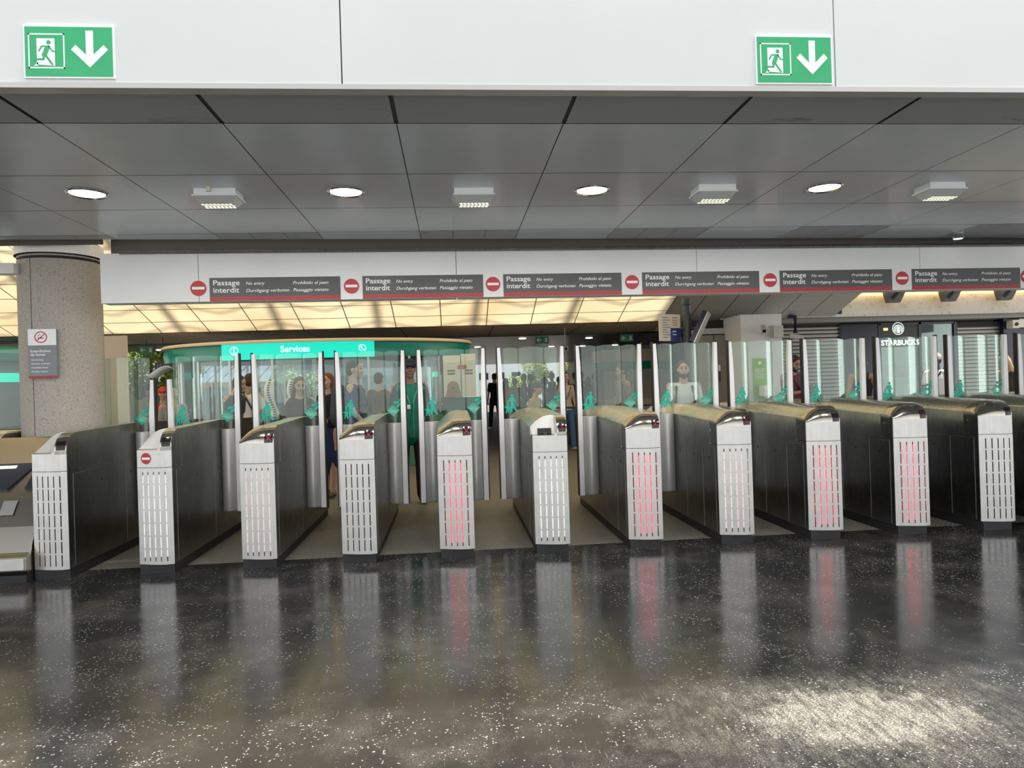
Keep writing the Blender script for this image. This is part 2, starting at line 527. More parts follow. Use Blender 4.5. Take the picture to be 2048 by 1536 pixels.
def yedge(x): return 6.45+0.055*(x-1)
ce = MB()
JX = [-1.975+0.865*i for i in range(-15, 19)]
rows = [(3.20, 3.595), (3.595, 4.44), (4.44, 5.265), (5.265, 6.06), (6.06, None)]
for i, (a, b) in enumerate(zip(JX, JX[1:])):
    for k, (y0, y1) in enumerate(rows):
        g = 0.004
        mm = M_PERF if k == 0 else M_CEIL
        zz = 2.8
        if k == 4 and i % 2 == (15 % 2):
            # three small perforated plates
            w = (b-a)/3
            for j in range(3):
                x0, x1 = a+w*j+g*0.6, a+w*(j+1)-g*0.6
                ce.add([(x0, y0+g, zz), (x1, y0+g, zz), (x1, yedge(x1), zz), (x0, yedge(x0), zz)], [(0, 1, 2, 3)], M_PERF)
            continue
        ya = y1-g if y1 else yedge(a)
        yb = y1-g if y1 else yedge(b)
        g2 = 0.011 if k == 0 else g*0.7
        ce.add([(a+g2, y0+g, zz), (b-g2, y0+g, zz), (b-g2, yb, zz), (a+g2, ya, zz)], [(0, 1, 2, 3)], mm)
ce.add([(-14.9, 3.16, 2.806), (16.4, 3.16, 2.806), (16.4, yedge(16.4), 2.806), (-14.9, yedge(-14.9), 2.806)], [(0, 1, 2, 3)], M_JOINT)
ce.add([(-14.9, 3.16, 3.1), (16.4, 3.16, 3.1), (16.4, yedge(16.4), 3.1), (-14.9, yedge(-14.9), 3.1)], [(0, 1, 2, 3)], M_JOINT)
ce.add([(-14.9, yedge(-14.9)-.001, 2.8), (16.4, yedge(16.4)-.001, 2.8), (16.4, yedge(16.4)-.001, 3.1), (-14.9, yedge(-14.9)-.001, 3.1)], [(0, 1, 2, 3)], M_CEIL)
struct(ce.build('ceiling'))

# sign beam, slightly skewed to the row
def by(x): return 6.51+0.03*x
BR = math.atan(0.03)
beam = empty('wall_beam', (0, 0, 0)); struct(beam)
bx = [-3.07, -2.24, 0.067, 2.403, 4.75, 7.1, 9.4, 14]
bm_ = MB()
for a, b in zip(bx, bx[1:]):
    a += 0.0025; b -= 0.0025
    bm_.add([(x, by(x)+d, z) for z in (2.275, 2.715) for d in (0, 0.16) for x in (a, b)],
            [(0, 2, 3, 1), (4, 5, 7, 6), (0, 1, 5, 4), (2, 6, 7, 3), (0, 4, 6, 2), (1, 3, 7, 5)], M_BEAM)
struct(bm_.build('wall_beam_panel', parent=beam))
r_ = MB().tube([(-2.9, by(-2.9)-0.012, 2.722), (14, by(14)-0.012, 2.722)], 0.018, 8, M_SIDE)
struct(r_.build('trim_2', parent=beam))
dk = MB().add([(-14, by(-14)+0.2, 2.3), (14, by(14)+0.2, 2.3), (14, by(14)+0.2, 3.15), (-14, by(-14)+0.2, 3.15),
               (-14, by(-14)+0.3, 2.3), (14, by(14)+0.3, 2.3), (14, by(14)+0.3, 3.15), (-14, by(-14)+0.3, 3.15)],
              [(0, 1, 2, 3), (7, 6, 5, 4), (0, 4, 5, 1), (3, 2, 6, 7)], None)
# glossy dark strip above the beam, only where the beam runs
dk = MB()
dk.add([(x, by(x)+d, z) for z in (2.5, 3.2) for d in (0.17, 0.2) for x in (-3.05, 14)],
       [(0, 2, 3, 1), (4, 5, 7, 6), (0, 1, 5, 4), (2, 6, 7, 3), (0, 4, 6, 2), (1, 3, 7, 5)])
struct(dk.build('wall_back', mat('dark_glossy_strip', (0.10, 0.09, 0.085), 0.15)))

struct(MB().box(-14, -3.05, 6.42, 6.45, 2.80, 3.2, mat('dark_glossy_strip')).build('trim_6'))
struct(MB().box(-14, -3.9, 6.60, 6.70, 2.585, 2.68, M_BEAM).build('trim_7'))
# ------------------------------------------------------------------ 'no entry' boards on the beam
def no_entry_icon(mb, cx, cz, r, y=0.0, ring=True):
    if ring: disc(mb, cx, cz, r*1.04, y+0.0004, 40, M_WHITE)
    disc(mb, cx, cz, r, y, 40, M_REDD)
    poly(mb, [(cx-r*0.76, cz-r*0.2), (cx+r*0.76, cz-r*0.2), (cx+r*0.76, cz+r*0.2), (cx-r*0.76, cz+r*0.2)], y-0.0006, M_WHITE)

sx = [(-2.145, -0.997), (-0.796, 0.315), (0.506, 1.647), (1.852, 3.035), (3.25, 4.439), (4.656, 5.857), (6.05, 7.2)]
words = ['nearest the stone pillar', 'second from the stone pillar', 'third from the stone pillar',
         'fourth from the stone pillar', 'fifth from the stone pillar', 'the rightmost whole one', 'cut by the right edge of the picture']
for i, (a, b) in enumerate(sx[:6]):
    w = b-a; h = 0.210
    e = empty('direction_sign', (a, by(a), 2.277), BR, 'grey Passage interdit board with red band, '+words[i], 'sign', 'no entry boards on the beam')
    MB().box(0, w, -0.006, 0.002, 0.04, h, M_GREY).build('board', parent=e)
    MB().box(0, w, -0.006, 0.002, 0.0, 0.04, M_RED).build('red_band', parent=e)
    t = MB()
    t = MB(); put_text(t, 'Passage', 0.032*w/1.15, 0.142, -0.008, width=0.20*w, size=0.066, bold=0.012, m=M_WHITE); t.build('lettering', parent=e)
    t = MB(); put_text(t, 'interdit', 0.032*w/1.15, 0.076, -0.008, width=0.195*w, size=0.066, bold=0.012, m=M_WHITE); t.build('lettering', parent=e)
    t = MB(); put_text(t, 'No entry', 0.275*w, 0.143, -0.008, width=0.142*w, size=0.041, shear=0.25, bold=0.006, m=M_WHITE); t.build('lettering', parent=e)
    t = MB(); put_text(t, 'Durchgang verboten', 0.275*w, 0.078, -0.008, width=0.33*w, size=0.041, shear=0.25, bold=0.006, m=M_WHITE); t.build('lettering', parent=e)
    t = MB(); put_text(t, 'Prohibido el paso', 0.635*w, 0.143, -0.008, width=0.275*w, size=0.041, shear=0.25, bold=0.006, m=M_WHITE); t.build('lettering', parent=e)
    t = MB(); put_text(t, 'Passaggio vietato', 0.635*w, 0.078, -0.008, width=0.275*w, size=0.041, shear=0.25, bold=0.006, m=M_WHITE); t.build('lettering', parent=e)
dxs = [-2.242, -0.897, 0.408, 1.751, 3.149, 4.55, 5.935]
dw = ['left of all the boards', 'between the first and second boards', 'between the second and third boards', 'between the third and fourth boards',
      'between the fourth and fifth boards', 'between the fifth and sixth boards', 'cut by the right edge of the photo']
for i, x in enumerate(dxs):
    e = empty('no_entry_disc', (x, by(x)-0.001, 2.395), BR, 'round red no entry disc, '+dw[i], 'sign', 'no entry discs on the beam')
    t = MB(); r = 0.068
    n = 40
    t.add([(r*math.cos(2*PI*j/n), d, r*math.sin(2*PI*j/n)) for d in (0, -0.005) for j in range(n)],
          [(j, (j+1) % n, n+(j+1) % n, n+j) for j in range(n)]+[tuple(range(n, 2*n))], M_REDD)
    t.build('disc', parent=e)
    t = MB().box(-r*0.78, r*0.78, -0.007, -0.005, -0.011, 0.013, M_WHITE); t.build('white_bar', parent=e)

# ------------------------------------------------------------------ exit signs on the fascia
def running_man(mb, u, y, w, bgm, figm):
    """u: function mapping 0..1 square to (x,z)"""
    def P(*p): return [u(a, b) for a, b in p]
    poly(mb, P((0.20, 0.06), (0.76, 0.02), (0.76, 0.90), (0.20, 0.90)), y-0.0003, bgm)
    poly(mb, P((0.10, 0.02), (0.24, 0.02), (0.24, 0.14)), y-0.0003, bgm)
    s = abs(u(1, 0)[0]-u(0, 0)[0])
    hx, hz = u(0.57, 0.77)
    disc(mb, hx, hz, 0.068*s, y-0.0006, 20, figm)
    def st(pts, ww): stroke(mb, P(*pts), ww*s, y-0.0006, figm)
    st([(0.53, 0.60), (0.43, 0.36)], 0.15)
    st([(0.59, 0.64), (0.36, 0.645), (0.27, 0.50)], 0.05)
    st([(0.58, 0.64), (0.68, 0.49), (0.78, 0.48)], 0.045)
    st([(0.42, 0.36), (0.41, 0.23), (0.13, 0.225)], 0.065)
    st([(0.46, 0.38), (0.58, 0.20), (0.67, 0.07)], 0.065)

def exit_sign(name, x0, x1, z0, z1, yw, label):
    e = empty(name, (x0, yw, z0), 0, label, 'sign', 'green exit signs on the white fascia')
    w, h = x1-x0, z1-z0
    MB().box(0, w, -0.010, 0, 0, h, M_WHITE).build('frame', parent=e)
    MB().box(0.007, w-0.007, -0.0115, -0.010, 0.007, h-0.007, M_EXITG).build('face', parent=e)
    t = MB(); y = -0.0122
    a, b, c, d = 0.055*w, 0.455*w, 0.18*h, 0.84*h
    for p in ([(a, c), (b, c), (b, c+0.006), (a, c+0.006)], [(a, d-0.006), (b, d-0.006), (b, d), (a, d)],
              [(a, c), (a+0.006, c), (a+0.006, d), (a, d)], [(b-0.006, c), (b, c), (b, d), (b-0.006, d)]):
        poly(t, p, y, M_WHITE)
    running_man(t, lambda p, q: (a+0.008+p*(b-a-0.016), c+0.008+q*(d-c-0.016)), y, w, M_WHITE, M_EXITG)
    t.build('running_figure', parent=e)
    t = MB()
    cx = 0.73*w; sw = 0.085*w
    poly(t, [(cx-sw/2, 0.34*h), (cx+sw/2, 0.34*h), (cx+sw/2, 0.90*h), (cx-sw/2, 0.90*h)], y, M_WHITE)
    poly(t, [(cx, 0.20*h), (cx+0.205*w, 0.54*h), (cx+0.155*w, 0.63*h), (cx, 0.38*h)], y-0.0003, M_WHITE)
    poly(t, [(cx, 0.20*h), (cx, 0.38*h), (cx-0.155*w, 0.63*h), (cx-0.205*w, 0.54*h)], y-0.0003, M_WHITE)
    t.build('down_arrow', parent=e)
exit_sign('exit_sign', -1.777, -1.406, 2.813, 3.040, 3.13, 'green exit sign with down arrow at the left of the white fascia')
exit_sign('exit_sign', 1.453, 1.826, 2.806, 3.033, 3.13, 'green exit sign with down arrow at the right of the white fascia')

# ------------------------------------------------------------------ ceiling lamps
LATER = []
dl = [(-2.372, 4.82), (-0.686, 4.83), (1.023, 4.835), (2.725, 4.81)]
dn = ['nearest the stone pillar', 'second from the left, between two box lamps', 'third from the left', 'rightmost of the four']
for (x, y), w in zip(dl, dn):
    e = empty('downlight', (x, y, 2.8), 0, 'round glowing recessed downlight, '+w, 'ceiling light', 'round recessed downlights')
    MB().lathe([(0.108, 0.0), (0.126, 0.0), (0.128, -0.004), (0.122, -0.012), (0.106, -0.006)], 36, m=M_CHROME, cap=False).build('rim', parent=e, smooth=1)
    MB().lathe([(0.001, -0.004), (0.06, -0.006), (0.108, -0.004)], 36, m=M_LAMP, cap=False).build('diffuser', parent=e, smooth=1)
    LATER.append(e)
def lamp_light(e, power, size, col):
    l_ = bpy.data.lights.new('lamp_light', 'AREA'); l_.shape = 'DISK'; l_.size = size; l_.energy = power; l_.color = col
    o = bpy.data.objects.new('lamp_light', l_); COL.objects.link(o); o.parent = e
    o.location = (0, 0, -0.115 if size < 0.2 else -0.02)
for e in LATER: lamp_light(e, 15, 0.21, (1.0, 0.96, 0.90))
bl = [(-1.52, 4.80), (0.186, 4.83), (1.885, 4.79), (3.575, 4.77)]
bn = ['leftmost', 'second from the left', 'third from the left', 'rightmost']
for (x, y), w in zip(bl, bn):
    e = empty('box_lamp', (x, y, 2.8), 0, 'white box lamp of glowing diodes on the ceiling, %s of four' % w, 'ceiling light', 'white diode box lamps')
    MB().box(-0.135, 0.135, -0.09, 0.09, -0.045, 0.0, M_WHITE).build('base', parent=e, bevel=0.006)
    MB().box(-0.145, 0.145, -0.10, 0.10, -0.055, -0.045, M_WHITE).build('flange', parent=e, bevel=0.003)
    l_ = MB()
    l_.add([(-0.135, -0.09, -0.055), (0.135, -0.09, -0.055), (0.135, 0.09, -0.055), (-0.135, 0.09, -0.055),
            (-0.105, -0.06, -0.10), (0.105, -0.06, -0.10), (0.105, 0.06, -0.10), (-0.105, 0.06, -0.10)],
           [(0, 1, 5, 4), (1, 2, 6, 5), (2, 3, 7, 6), (3, 0, 4, 7), (4, 5, 6, 7)], M_LENS)
    l_.build('lens', parent=e, bevel=0.004)
    for r0 in range(2):
        for c in range(8):
            pass
    d_ = MB()
    for r0 in range(3):
        for c in range(8):
            cx, cy = -0.09+c*0.0255+(0.006 if r0 % 2 else 0), -0.045+r0*0.042
            n = 10
            d_.add([(cx+0.0115*math.cos(2*PI*j/n), cy+0.014*math.sin(2*PI*j/n), -0.1012) for j in range(n)], [tuple(range(n))], M_LED)
    d_.build('diodes', parent=e)
    lamp_light(e, 13, 0.18, (1.0, 0.98, 0.86))
    if w == 'leftmost':
        MB().box(-0.045, -0.02, -0.115, -0.09, -0.03, 0.0, M_CARD).build('paper_tag', parent=e)
for x, y, w in ((5.05, 6.5, 'left'), (5.95, 6.55, 'right')):
    e = empty('spotlight', (x, y, 2.78), 0, 'small chrome spotlight in the dark gap over the beam, %s one' % w, 'ceiling light', 'small spotlights')
    MB().lathe([(0.05, 0.02), (0.055, -0.01), (0.045, -0.025)], 20, m=M_CHROME).build('housing', parent=e, smooth=1)
    MB().lathe([(0.001, -0.027), (0.04, -0.026)], 20, m=M_LAMP, cap=False).build('bulb', parent=e)

# ------------------------------------------------------------------ stone pillar
PX, PY, PR = -3.685, 6.95, 0.343
pil = empty('stone_pillar', (PX, PY, 0), 0, 'thick round speckled stone pillar with white metal collar at the left', 'pillar')
def arc_wall(r, z0, z1, a0, a1, n, m, mb):
    mb.grid([[(r*math.cos(a0+(a1-a0)*i/n), r*math.sin(a0+(a1-a0)*i/n), z) for i in range(n+1)] for z in (z0, z1)], m)
    return mb
sh = MB()
cuts = [R(-104), R(16), R(136), R(256)]
for a, b in zip(cuts, cuts[1:]):
    arc_wall(PR, 0.0, 2.725, a+0.008, b-0.008, 26, M_STONE, sh)
arc_wall(PR-0.012, 0, 2.78, 0, 2*PI, 60, M_SEAM, sh)
sh.build('shaft', parent=pil, smooth=1)
MB().lathe([(PR-0.02, 2.725), (PR-0.02, 2.75), (PR+0.0, 2.75), (PR+0.0, 2.765)], 60, m=M_STONE, cap=False).build('neck_ring', parent=pil, smooth=1)
co = MB()
cuts = [R(-108), R(72), R(252)]
for a, b in zip(cuts, cuts[1:]):
    arc_wall(PR+0.02, 2.775, 2.885, a+0.003, b-0.003, 40, M_WHITE, co)
co.lathe([(PR+0.02, 2.885), (PR+0.005, 2.902), (PR-0.03, 2.902)], 60, m=M_WHITE, cap=False)
co.lathe([(PR+0.02, 2.775), (PR-0.03, 2.775)], 60, m=M_SEAM, cap=False)
co.build('collar', parent=pil, smooth=1, solid=0)
sl_ = MB()
for q in range(12):
    a = R(-100+q*30)
    arc_wall(PR+0.0135, 2.888, 2.898, a, a+R(15), 6, M_SEAM, sl_)
sl_.build('vent_slot', parent=pil)

# no smoking sign on the pillar
s0 = at(56, 658, 6.52); s1 = at(112, 755, 6.52)
e = empty('no_smoking_sign', (-3.655, 6.585, 1.635), R(4), 'grey and white Interdiction de fumer sign screwed to the stone pillar', 'sign')
W_, H_ = 0.232, 0.44
MB().box(-W_/2, W_/2, -0.02, 0.02, 0, H_, M_GREYS).build('board', parent=e, bevel=0.002)
MB().box(-W_/2, W_/2, -0.022, -0.02, H_*0.67, H_, M_WHITE).build('white_field', parent=e)
MB().box(-W_/2, W_/2, -0.024, -0.0201, 0, 0.02, M_RED).build('red_strip', parent=e)
t = MB()
disc(t, -0.01, H_*0.835, 0.052, -0.0225, 40, M_REDD, 0.043)
stroke(t, [(-0.045, H_*0.835-0.033), (0.025, H_*0.835+0.033)], 0.008, -0.0229, M_REDD, False)
stroke(t, [(-0.035, H_*0.835-0.008), (0.012, H_*0.835-0.008)], 0.009, -0.0225, M_GREY, False)
stroke(t, [(-0.030, H_*0.835+0.004), (-0.034, H_*0.835+0.014), (-0.020, H_*0.835+0.018), (-0.014, H_*0.835+0.032)], 0.004, -0.0225, M_GREY, False)
t.build('crossed_cigarette', parent=e)
t = MB()
put_text(t, 'Interdiction', -0.098, 0.232, -0.0215, width=0.165, size=0.036, bold=0.012, m=M_WHITE)
put_text(t, 'de fumer', -0.098, 0.20, -0.0215, width=0.125, size=0.036, bold=0.012, m=M_WHITE)
for q, (tx, wd) in enumerate((('No smoking', 0.10), ('Rauchen verboten', 0.155), ('Prohibido fumar', 0.14), ('Proibito fumare', 0.135))):
    put_text(t, tx, -0.094, 0.158-q*0.035, -0.0215, width=wd, size=0.022, bold=0.008, shear=0.2, m=M_WHITE)
t.build('lettering', parent=e)

# ------------------------------------------------------------------ steel housing left of the first gate
hs = empty('steel_housing', (0, 0, 0), 0, 'sloping brushed steel housing round the pillar foot, left of the first gate', 'housing')
xa, xb = -7.5, -3.40
def prism(pr, x0, x1, name, bev):
    n = len(pr)
    return MB().add([(x0, y, z) for y, z in pr]+[(x1, y, z) for y, z in pr], [(i, (i+1) % n, n+(i+1) % n, n+i) for i in range(n)]+[tuple(range(n)), tuple(range(n, 2*n))[::-1]], M_HOUSE).build(name, parent=hs, bevel=bev)
prism([(5.80, 0.09), (5.80, 0.20), (5.86, 0.22), (5.95, 0.42), (6.06, 0.62), (6.14, 0.70), (6.30, 0.86), (6.58, 1.10), (6.597, 1.112), (6.597, 0.05), (5.86, 0.05)], xa, xb, 'body', 0.008)
prism([(6.5975, 0.05), (6.5975, 1.112), (6.66, 1.145), (7.06, 1.145), (7.06, 0.05)], xa, -4.045, 'rear_body', 0)
MB().box(xa, xb, 5.80, 6.5, 0.0, 0.06, M_PLINTH).build('plinth', parent=hs)
MB().box(xa, xb-0.01, 5.785, 5.805, 0.10, 0.195, M_FRONT).build('lip', parent=hs, bevel=0.004)
MB().box(xa, -4.045, 6.68, 7.05, 1.145, 1.162, M_CREAM).build('ledge', parent=hs)
# two black reader panels on the slope and a small notice
def slope_quad(x0, x1, s_0, s_1, m, name, lift=0.006, skew=0.0):
    a = Vector((0, 6.14, 0.70)); b = Vector((0, 6.58, 1.10)); d = b-a; nrm = Vector((0, -d.z, d.y)).normalized()
    q = MB(); pts = []
    for k in (0.0, lift):
        for s_, x in ((s_0, x0), (s_0, x1), (s_1, x1+skew), (s_1, x0+skew)):
            p = a+d*s_+nrm*(k+0.001); pts.append((x, p.y, p.z))
    q.add(pts, [(3, 2, 1, 0), (4, 5, 6, 7), (0, 1, 5, 4), (1, 2, 6, 5), (2, 3, 7, 6), (3, 0, 4, 7)], m)
    return q.build(name, parent=hs)
slope_quad(-4.35, -3.72, -0.02, 0.46, M_NAVY, 'reader_panel', 0.02, 0.14)
slope_quad(-3.58, -3.41, -0.02, 0.42, M_NAVY, 'reader_panel', 0.02, 0.0)
q = slope_quad(-4.10, -3.74, 0.36, 0.42, M_WHITE, 'paper_label', 0.022)
q = MB().add([(-3.71, 5.985, 0.51), (-3.60, 5.985, 0.51), (-3.59, 6.045, 0.62), (-3.70, 6.045, 0.62)], [(0, 1, 2, 3)], M_FRONT).build('notice_plate', parent=hs)

bb = MB().box(-3.83, -3.57, 8.0, 8.03, 0.0, 2.12, M_SOFFIT).build('beige_panel', bevel=0.004)
tag(bb, 'plain beige upright panel right behind the stone pillar', 'panel')
# glass screen on the ledge left of the pillar
gl = MB().box(-7.0, -4.06, 6.98, 6.995, 1.162, 1.93, M_GLASS).build('glass_screen')
tag(gl, 'flat glass screen on the ledge left of the stone pillar', 'glass screen')

# ------------------------------------------------------------------ ticket gates
GX0, GS, GY = -3.24, 0.8097, 5.83
HW = 0.145
def fy(x):
    if x > 0.10: return (x-0.10)/0.045*0.016
    return 0.062*((0.10-x)/0.245)**1.7
L_ = 2.46
def T(t):
    u = min(t, L_-t)
    if u < 0.16: return 1.03+0.138*math.sqrt(max(0, 1-(1-u/0.16)**2))
    return 1.168+(u-0.16)*0.022
def fall(x): return 0.095*((0.03-x)/0.17)**2 if x < 0.03 else 0.0
def surf(x, t, off=0.0):
    base = T(t); z = base-fall(x)*min(1, (base-1.03)/0.14)
    y = t+fy(x)*max(0.0, 1-t/0.5)
    return (x, y-off, z+off)

def build_gate(kind, led, cross, left_leaf=True, plate=None, low=None):
    root = empty('ticket_gate', (0, 0, 0))
    # slotted front panel with real slots
    xcol = [(-0.145+0.29*f) for f in (0.175, 0.34, 0.505, 0.665, 0.835)]
    ex = sorted(set([-HW, -0.12, 0.10, 0.125, HW]+[c+d for c in xcol for d in (-0.0042, 0.0042)]))
    z0, z1 = 0.08, 0.862
    H = z1-z0
    zr = []
    for k in range(7):
        a = z0+H*(0.035+0.134*k)
        zr.append((a, a+H*0.117))
    ez = sorted([z0, z1]+[v for p in zr for v in p])
    p = MB()
    for i in range(len(ex)-1):
        xm = (ex[i]+ex[i+1])/2
        slotc = any(abs(xm-c) < 0.004 for c in xcol)
        for j in range(len(ez)-1):
            zm = (ez[j]+ez[j+1])/2
            if slotc and any(a < zm < b for a, b in zr): continue
            p.add([(ex[i], fy(ex[i]), ez[j]), (ex[i+1], fy(ex[i+1]), ez[j]), (ex[i+1], fy(ex[i+1]), ez[j+1]), (ex[i], fy(ex[i]), ez[j+1])], [(0, 1, 2, 3)], M_FRONT)
    o = p.build('slotted_panel', parent=root, solid=-0.0015)
    MB().tube([(0.118, fy(0.118)-0.004, 0.385), (0.118, fy(0.118)+0.001, 0.385)], 0.009, 14, M_CHROME).build('lock', parent=root)
    # lamp behind the slots; the white one is a glowing base, no lamp
    lw = (-0.070, 0.066) if led == 'red' else (-0.12, 0.125)
    b = MB().box(*lw, *((0.040, 0.045) if led == 'red' else (0.0665, 0.0685)), 0.13, 0.80, {'red': M_REDLED, 'white': M_WHBASE, 'pink': M_PINKLED, 'off': M_CAV}[led])
    b.build('light_strip', parent=root)
    # lower body
    b = MB().box(-HW, HW, 0.09, L_-0.03, z0, 0.862, M_SIDE)
    b.box(HW-0.004, HW, 0.018, 0.09, z0, 0.862, M_SIDE)
    b.box(-HW, -HW+0.004, 0.064, 0.09, z0, 0.862, M_SIDE)
    b.box(-HW+0.004, HW-0.004, 0.086, 0.0895, z0, 0.862, M_CAV)
    b.build('body', parent=root)
    MB().box(-HW+0.008, HW-0.012, 0.045, L_-0.05, 0.0, z0, M_PLINTH).build('plinth', parent=root)
    # access doors along both sides
    for side in (-1, 1):
        spans = ((0.115, 0.40), (0.42, 0.86), (0.88, 1.20)) if side < 0 else ((0.10, 1.0), (1.005, 1.20))
        for a, c in spans:
            xo = side*HW
            MB().box(min(xo, xo+side*0.004), max(xo, xo+side*0.004), a, c, z0+0.01, 0.835, M_SIDE).build('side_panel', parent=root, bevel=0.0015)
            MB().box(min(xo, xo+side*0.006), max(xo, xo+side*0.006), (a+c)/2-0.008, (a+c)/2+0.008, 0.72, 0.745, M_BLACK).build('lock', parent=root)
    # head
    xs_ = [-HW, -0.135, -0.12, -0.10, -0.08, -0.055, -0.03, 0.0, 0.03, 0.06, 0.08, 0.10, 0.125, HW]
    def head(name, ts, xlist, m, front, smooth=50, zb=0.862):
        g = MB()
        rows_ = [[surf(x, t) for x in xlist] for t in ts]
        g.grid(rows_, m)
        if front: g.grid([[(x, surf(x, ts[0])[1], zb) for x in xlist], rows_[0]], m)
        back = rows_[-1]
        g.grid([back, [(x, back[0][1] if False else surf(x, ts[-1])[1], zb) for x in xlist]], m)
        for x in (xlist[0], xlist[-1]):
            g.grid([[surf(x, t) for t in ts], [(x, surf(x, t)[1], zb) for t in ts]], M_SIDE if xlist[0] < 0.05 or x > 0.1 else m)
        return g.build(name, parent=root, smooth=smooth)
    tsf = [0, 0.002, 0.006, 0.012, 0.02, 0.03, 0.045, 0.06, 0.08, 0.105, 0.13, 0.16, 0.20]
    tst = [0.203, 0.26, 0.35, 0.5, 0.7, 0.9, 1.05, 1.2, 1.26, 1.4, 1.6, 1.8, 2.0, 2.15, 2.26, 2.3, 2.34, 2.38, 2.41, 2.43, 2.45, 2.459]
    head('top_cover', tst, xs_, M_TOP, True)
    if kind == 'hood':
        # upper polished hood and flat brushed brow
        o = head('hood', tsf, xs_, M_HOOD, False, zb=1.03)
        g = MB(); g.grid([[(x, fy(x), 0.866) for x in xs_], [(x, fy(x), 1.03) for x in xs_]], M_FRONT)
        for x in (-HW, HW):
            g.grid([[(x, fy(x), z), (x, 0.2+fy(x)*0.6, z)] for z in (0.866, 1.03)], M_SIDE)
        g.build('brow', parent=root)
    else:
        # flat brow, ledge, white inclined face, dark band at the right
        g = MB(); g.grid([[(x, fy(x), 0.866) for x in xs_], [(x, fy(x), 1.03 if x > 0.05 else 1.005) for x in xs_]], M_FRONT)
        for x in (-HW, HW):
            g.grid([[(x, fy(x), z), (x, 0.2+fy(x)*0.6, z)] for z in (0.866, 1.0)], M_SIDE)
        g.build('brow', parent=root)
        xl = [x for x in xs_ if x <= 0.06]
        g = MB(); g.grid([[(x, fy(x), 1.005) for x in xl], [(x, 0.10, 1.012) for x in xl]], M_HOUSE)
        g.build('ledge', parent=root)
        g = MB(); g.grid([[(x, 0.10, 1.012) for x in xl], [surf(x, 0.203) for x in xl]], M_WHITEPLATE)
        for x in (xl[0], xl[-1]):
            g.add([(x, 0.10, 1.012), surf(x, 0.203), (x, 0.2, 1.0)], [(0, 1, 2)], M_WHITEPLATE)
        g.build('reader_face', parent=root)
        head('hood', tsf, [0.06, 0.08, 0.10, 0.125, HW], M_HOOD, True, zb=1.0)
        if plate == 'ticket':
            MB().box(-0.095, 0.022, 0.085, 0.118, 1.014, 1.062, M_BLACK).build('ticket_slot', parent=root, bevel=0.002)
            MB().box(-0.048, -0.018, 0.07, 0.09, 1.010, 1.028, M_SCREEN).build('ticket_tongue', parent=root)
            MB().add([surf(-0.07, 0.40, 0.001), surf(0.03, 0.40, 0.001), surf(0.03, 0.46, 0.001), surf(-0.07, 0.46, 0.001)], [(0, 1, 2, 3)], M_BLACK).build('top_slot', parent=root)
        if plate == 'sticker':
            t_ = MB(); no_entry_icon(t_, -0.062, 0.938, 0.046, 0.0)
            t_.v = [(x, fy(x)-0.0012+y, z) for x, y, z in t_.v]
            st_ = t_.build('sticker', parent=root); st_['label'] = 'round red no entry sticker'
    # display with the red cross
    g = MB()
    ts = [0.0, 0.003, 0.008, 0.014, 0.024]
    xx = [0.072, 0.10, 0.138]
    g.grid([[surf(x, t, 0.0015) for x in xx] for t in ts], M_SCREEN)
    d = g.build('display', parent=root, smooth=1)
    if cross:
        g = MB()
        mm = M_REDX if cross == 2 else M_REDXD
        for s_ in (0, 1):
            for k in range(4):
                u0, u1 = k/4, (k+1)/4
                def Q(u, w):
                    x = 0.082+0.045*(u if s_ == 0 else 1-u)+w
                    z = 0.12+u*0.76
                    t = 0.0005+0.022*z*z
                    return surf(x, t, 0.0024)
                g.add([Q(u0, -0.0016), Q(u0, 0.0016), Q(u1, 0.0016), Q(u1, -0.0016)], [(0, 1, 2, 3)], mm)
        g.build('red_cross', parent=d)
    # small status light on the side
    MB().tube([(-HW-0.001, 0.20, 0.985), (-HW-0.006, 0.20, 0.985)], 0.012, 12, M_CHROME).build('badge', parent=root)

    # glass centre pane on the console
    yb = 1.25
    def pane(x0, x1, z0, z1, bulge, name, par, dome=0.012, left=None):
        n = 8; th = 0.008
        fr = [[], []]; bk = [[], []]
        g = MB()
        F_, B_ = [], []
        for k in range(2):
            F_.append([]); B_.append([])
            for i in range(n+1):
                u = i/n; x = x0+(x1-x0)*u
                y = yb-bulge*4*u*(1-u)
                z = z0 if k == 0 else z1+dome*4*u*(1-u)
                F_[k].append((x, y, z)); B_[k].append((x, y+th, z))
        g.grid(F_, M_GLASS); g.grid(B_, M_GLASS)
        g.grid([F_[1], B_[1]], M_EDGE)
        for i in (0, n):
            g.quad(F_[0][i], F_[1][i], B_[1][i], B_[0][i], M_EDGE)
        return g.build(name, parent=par, smooth=1)
    pane(-0.128, 0.128, T(yb)-0.03, 1.815, 0.032, 'centre_pane', root)
    for side in ((-1, 1) if left_leaf else (1,)):
        lf = empty('gate_leaf'); lf.parent = root
        ou = 0.30 if side < 0 else 0.286
        xi, xo = side*0.135, side*ou
        x0, x1 = min(xi, xo), max(xi, xo)
        # leaf as a part mesh: bulging lower steel panel
        n = 8
        g = MB()
        zs = [0.285, 0.292, 0.31, 0.6, 0.9, 1.095]
        rows_ = []
        for k, z in enumerate(zs):
            sq = (0.5, 0.85, 1, 1, 1, 1)[k]
            rows_.append([(x0+(x1-x0)*i/n, yb-0.065*sq*4*(i/n)*(1-i/n)-0.0, z) for i in range(n+1)])
        g.grid(rows_, M_LEAF)
        rb = [[(x, yb+0.03+(yb-y)*0.4, z) for x, y, z in r0] for r0 in rows_]
        g.grid(rb, M_LEAF)
        g.grid([rows_[0], rb[0]], M_LEAF); g.grid([rows_[-1], rb[-1]], M_LEAF)
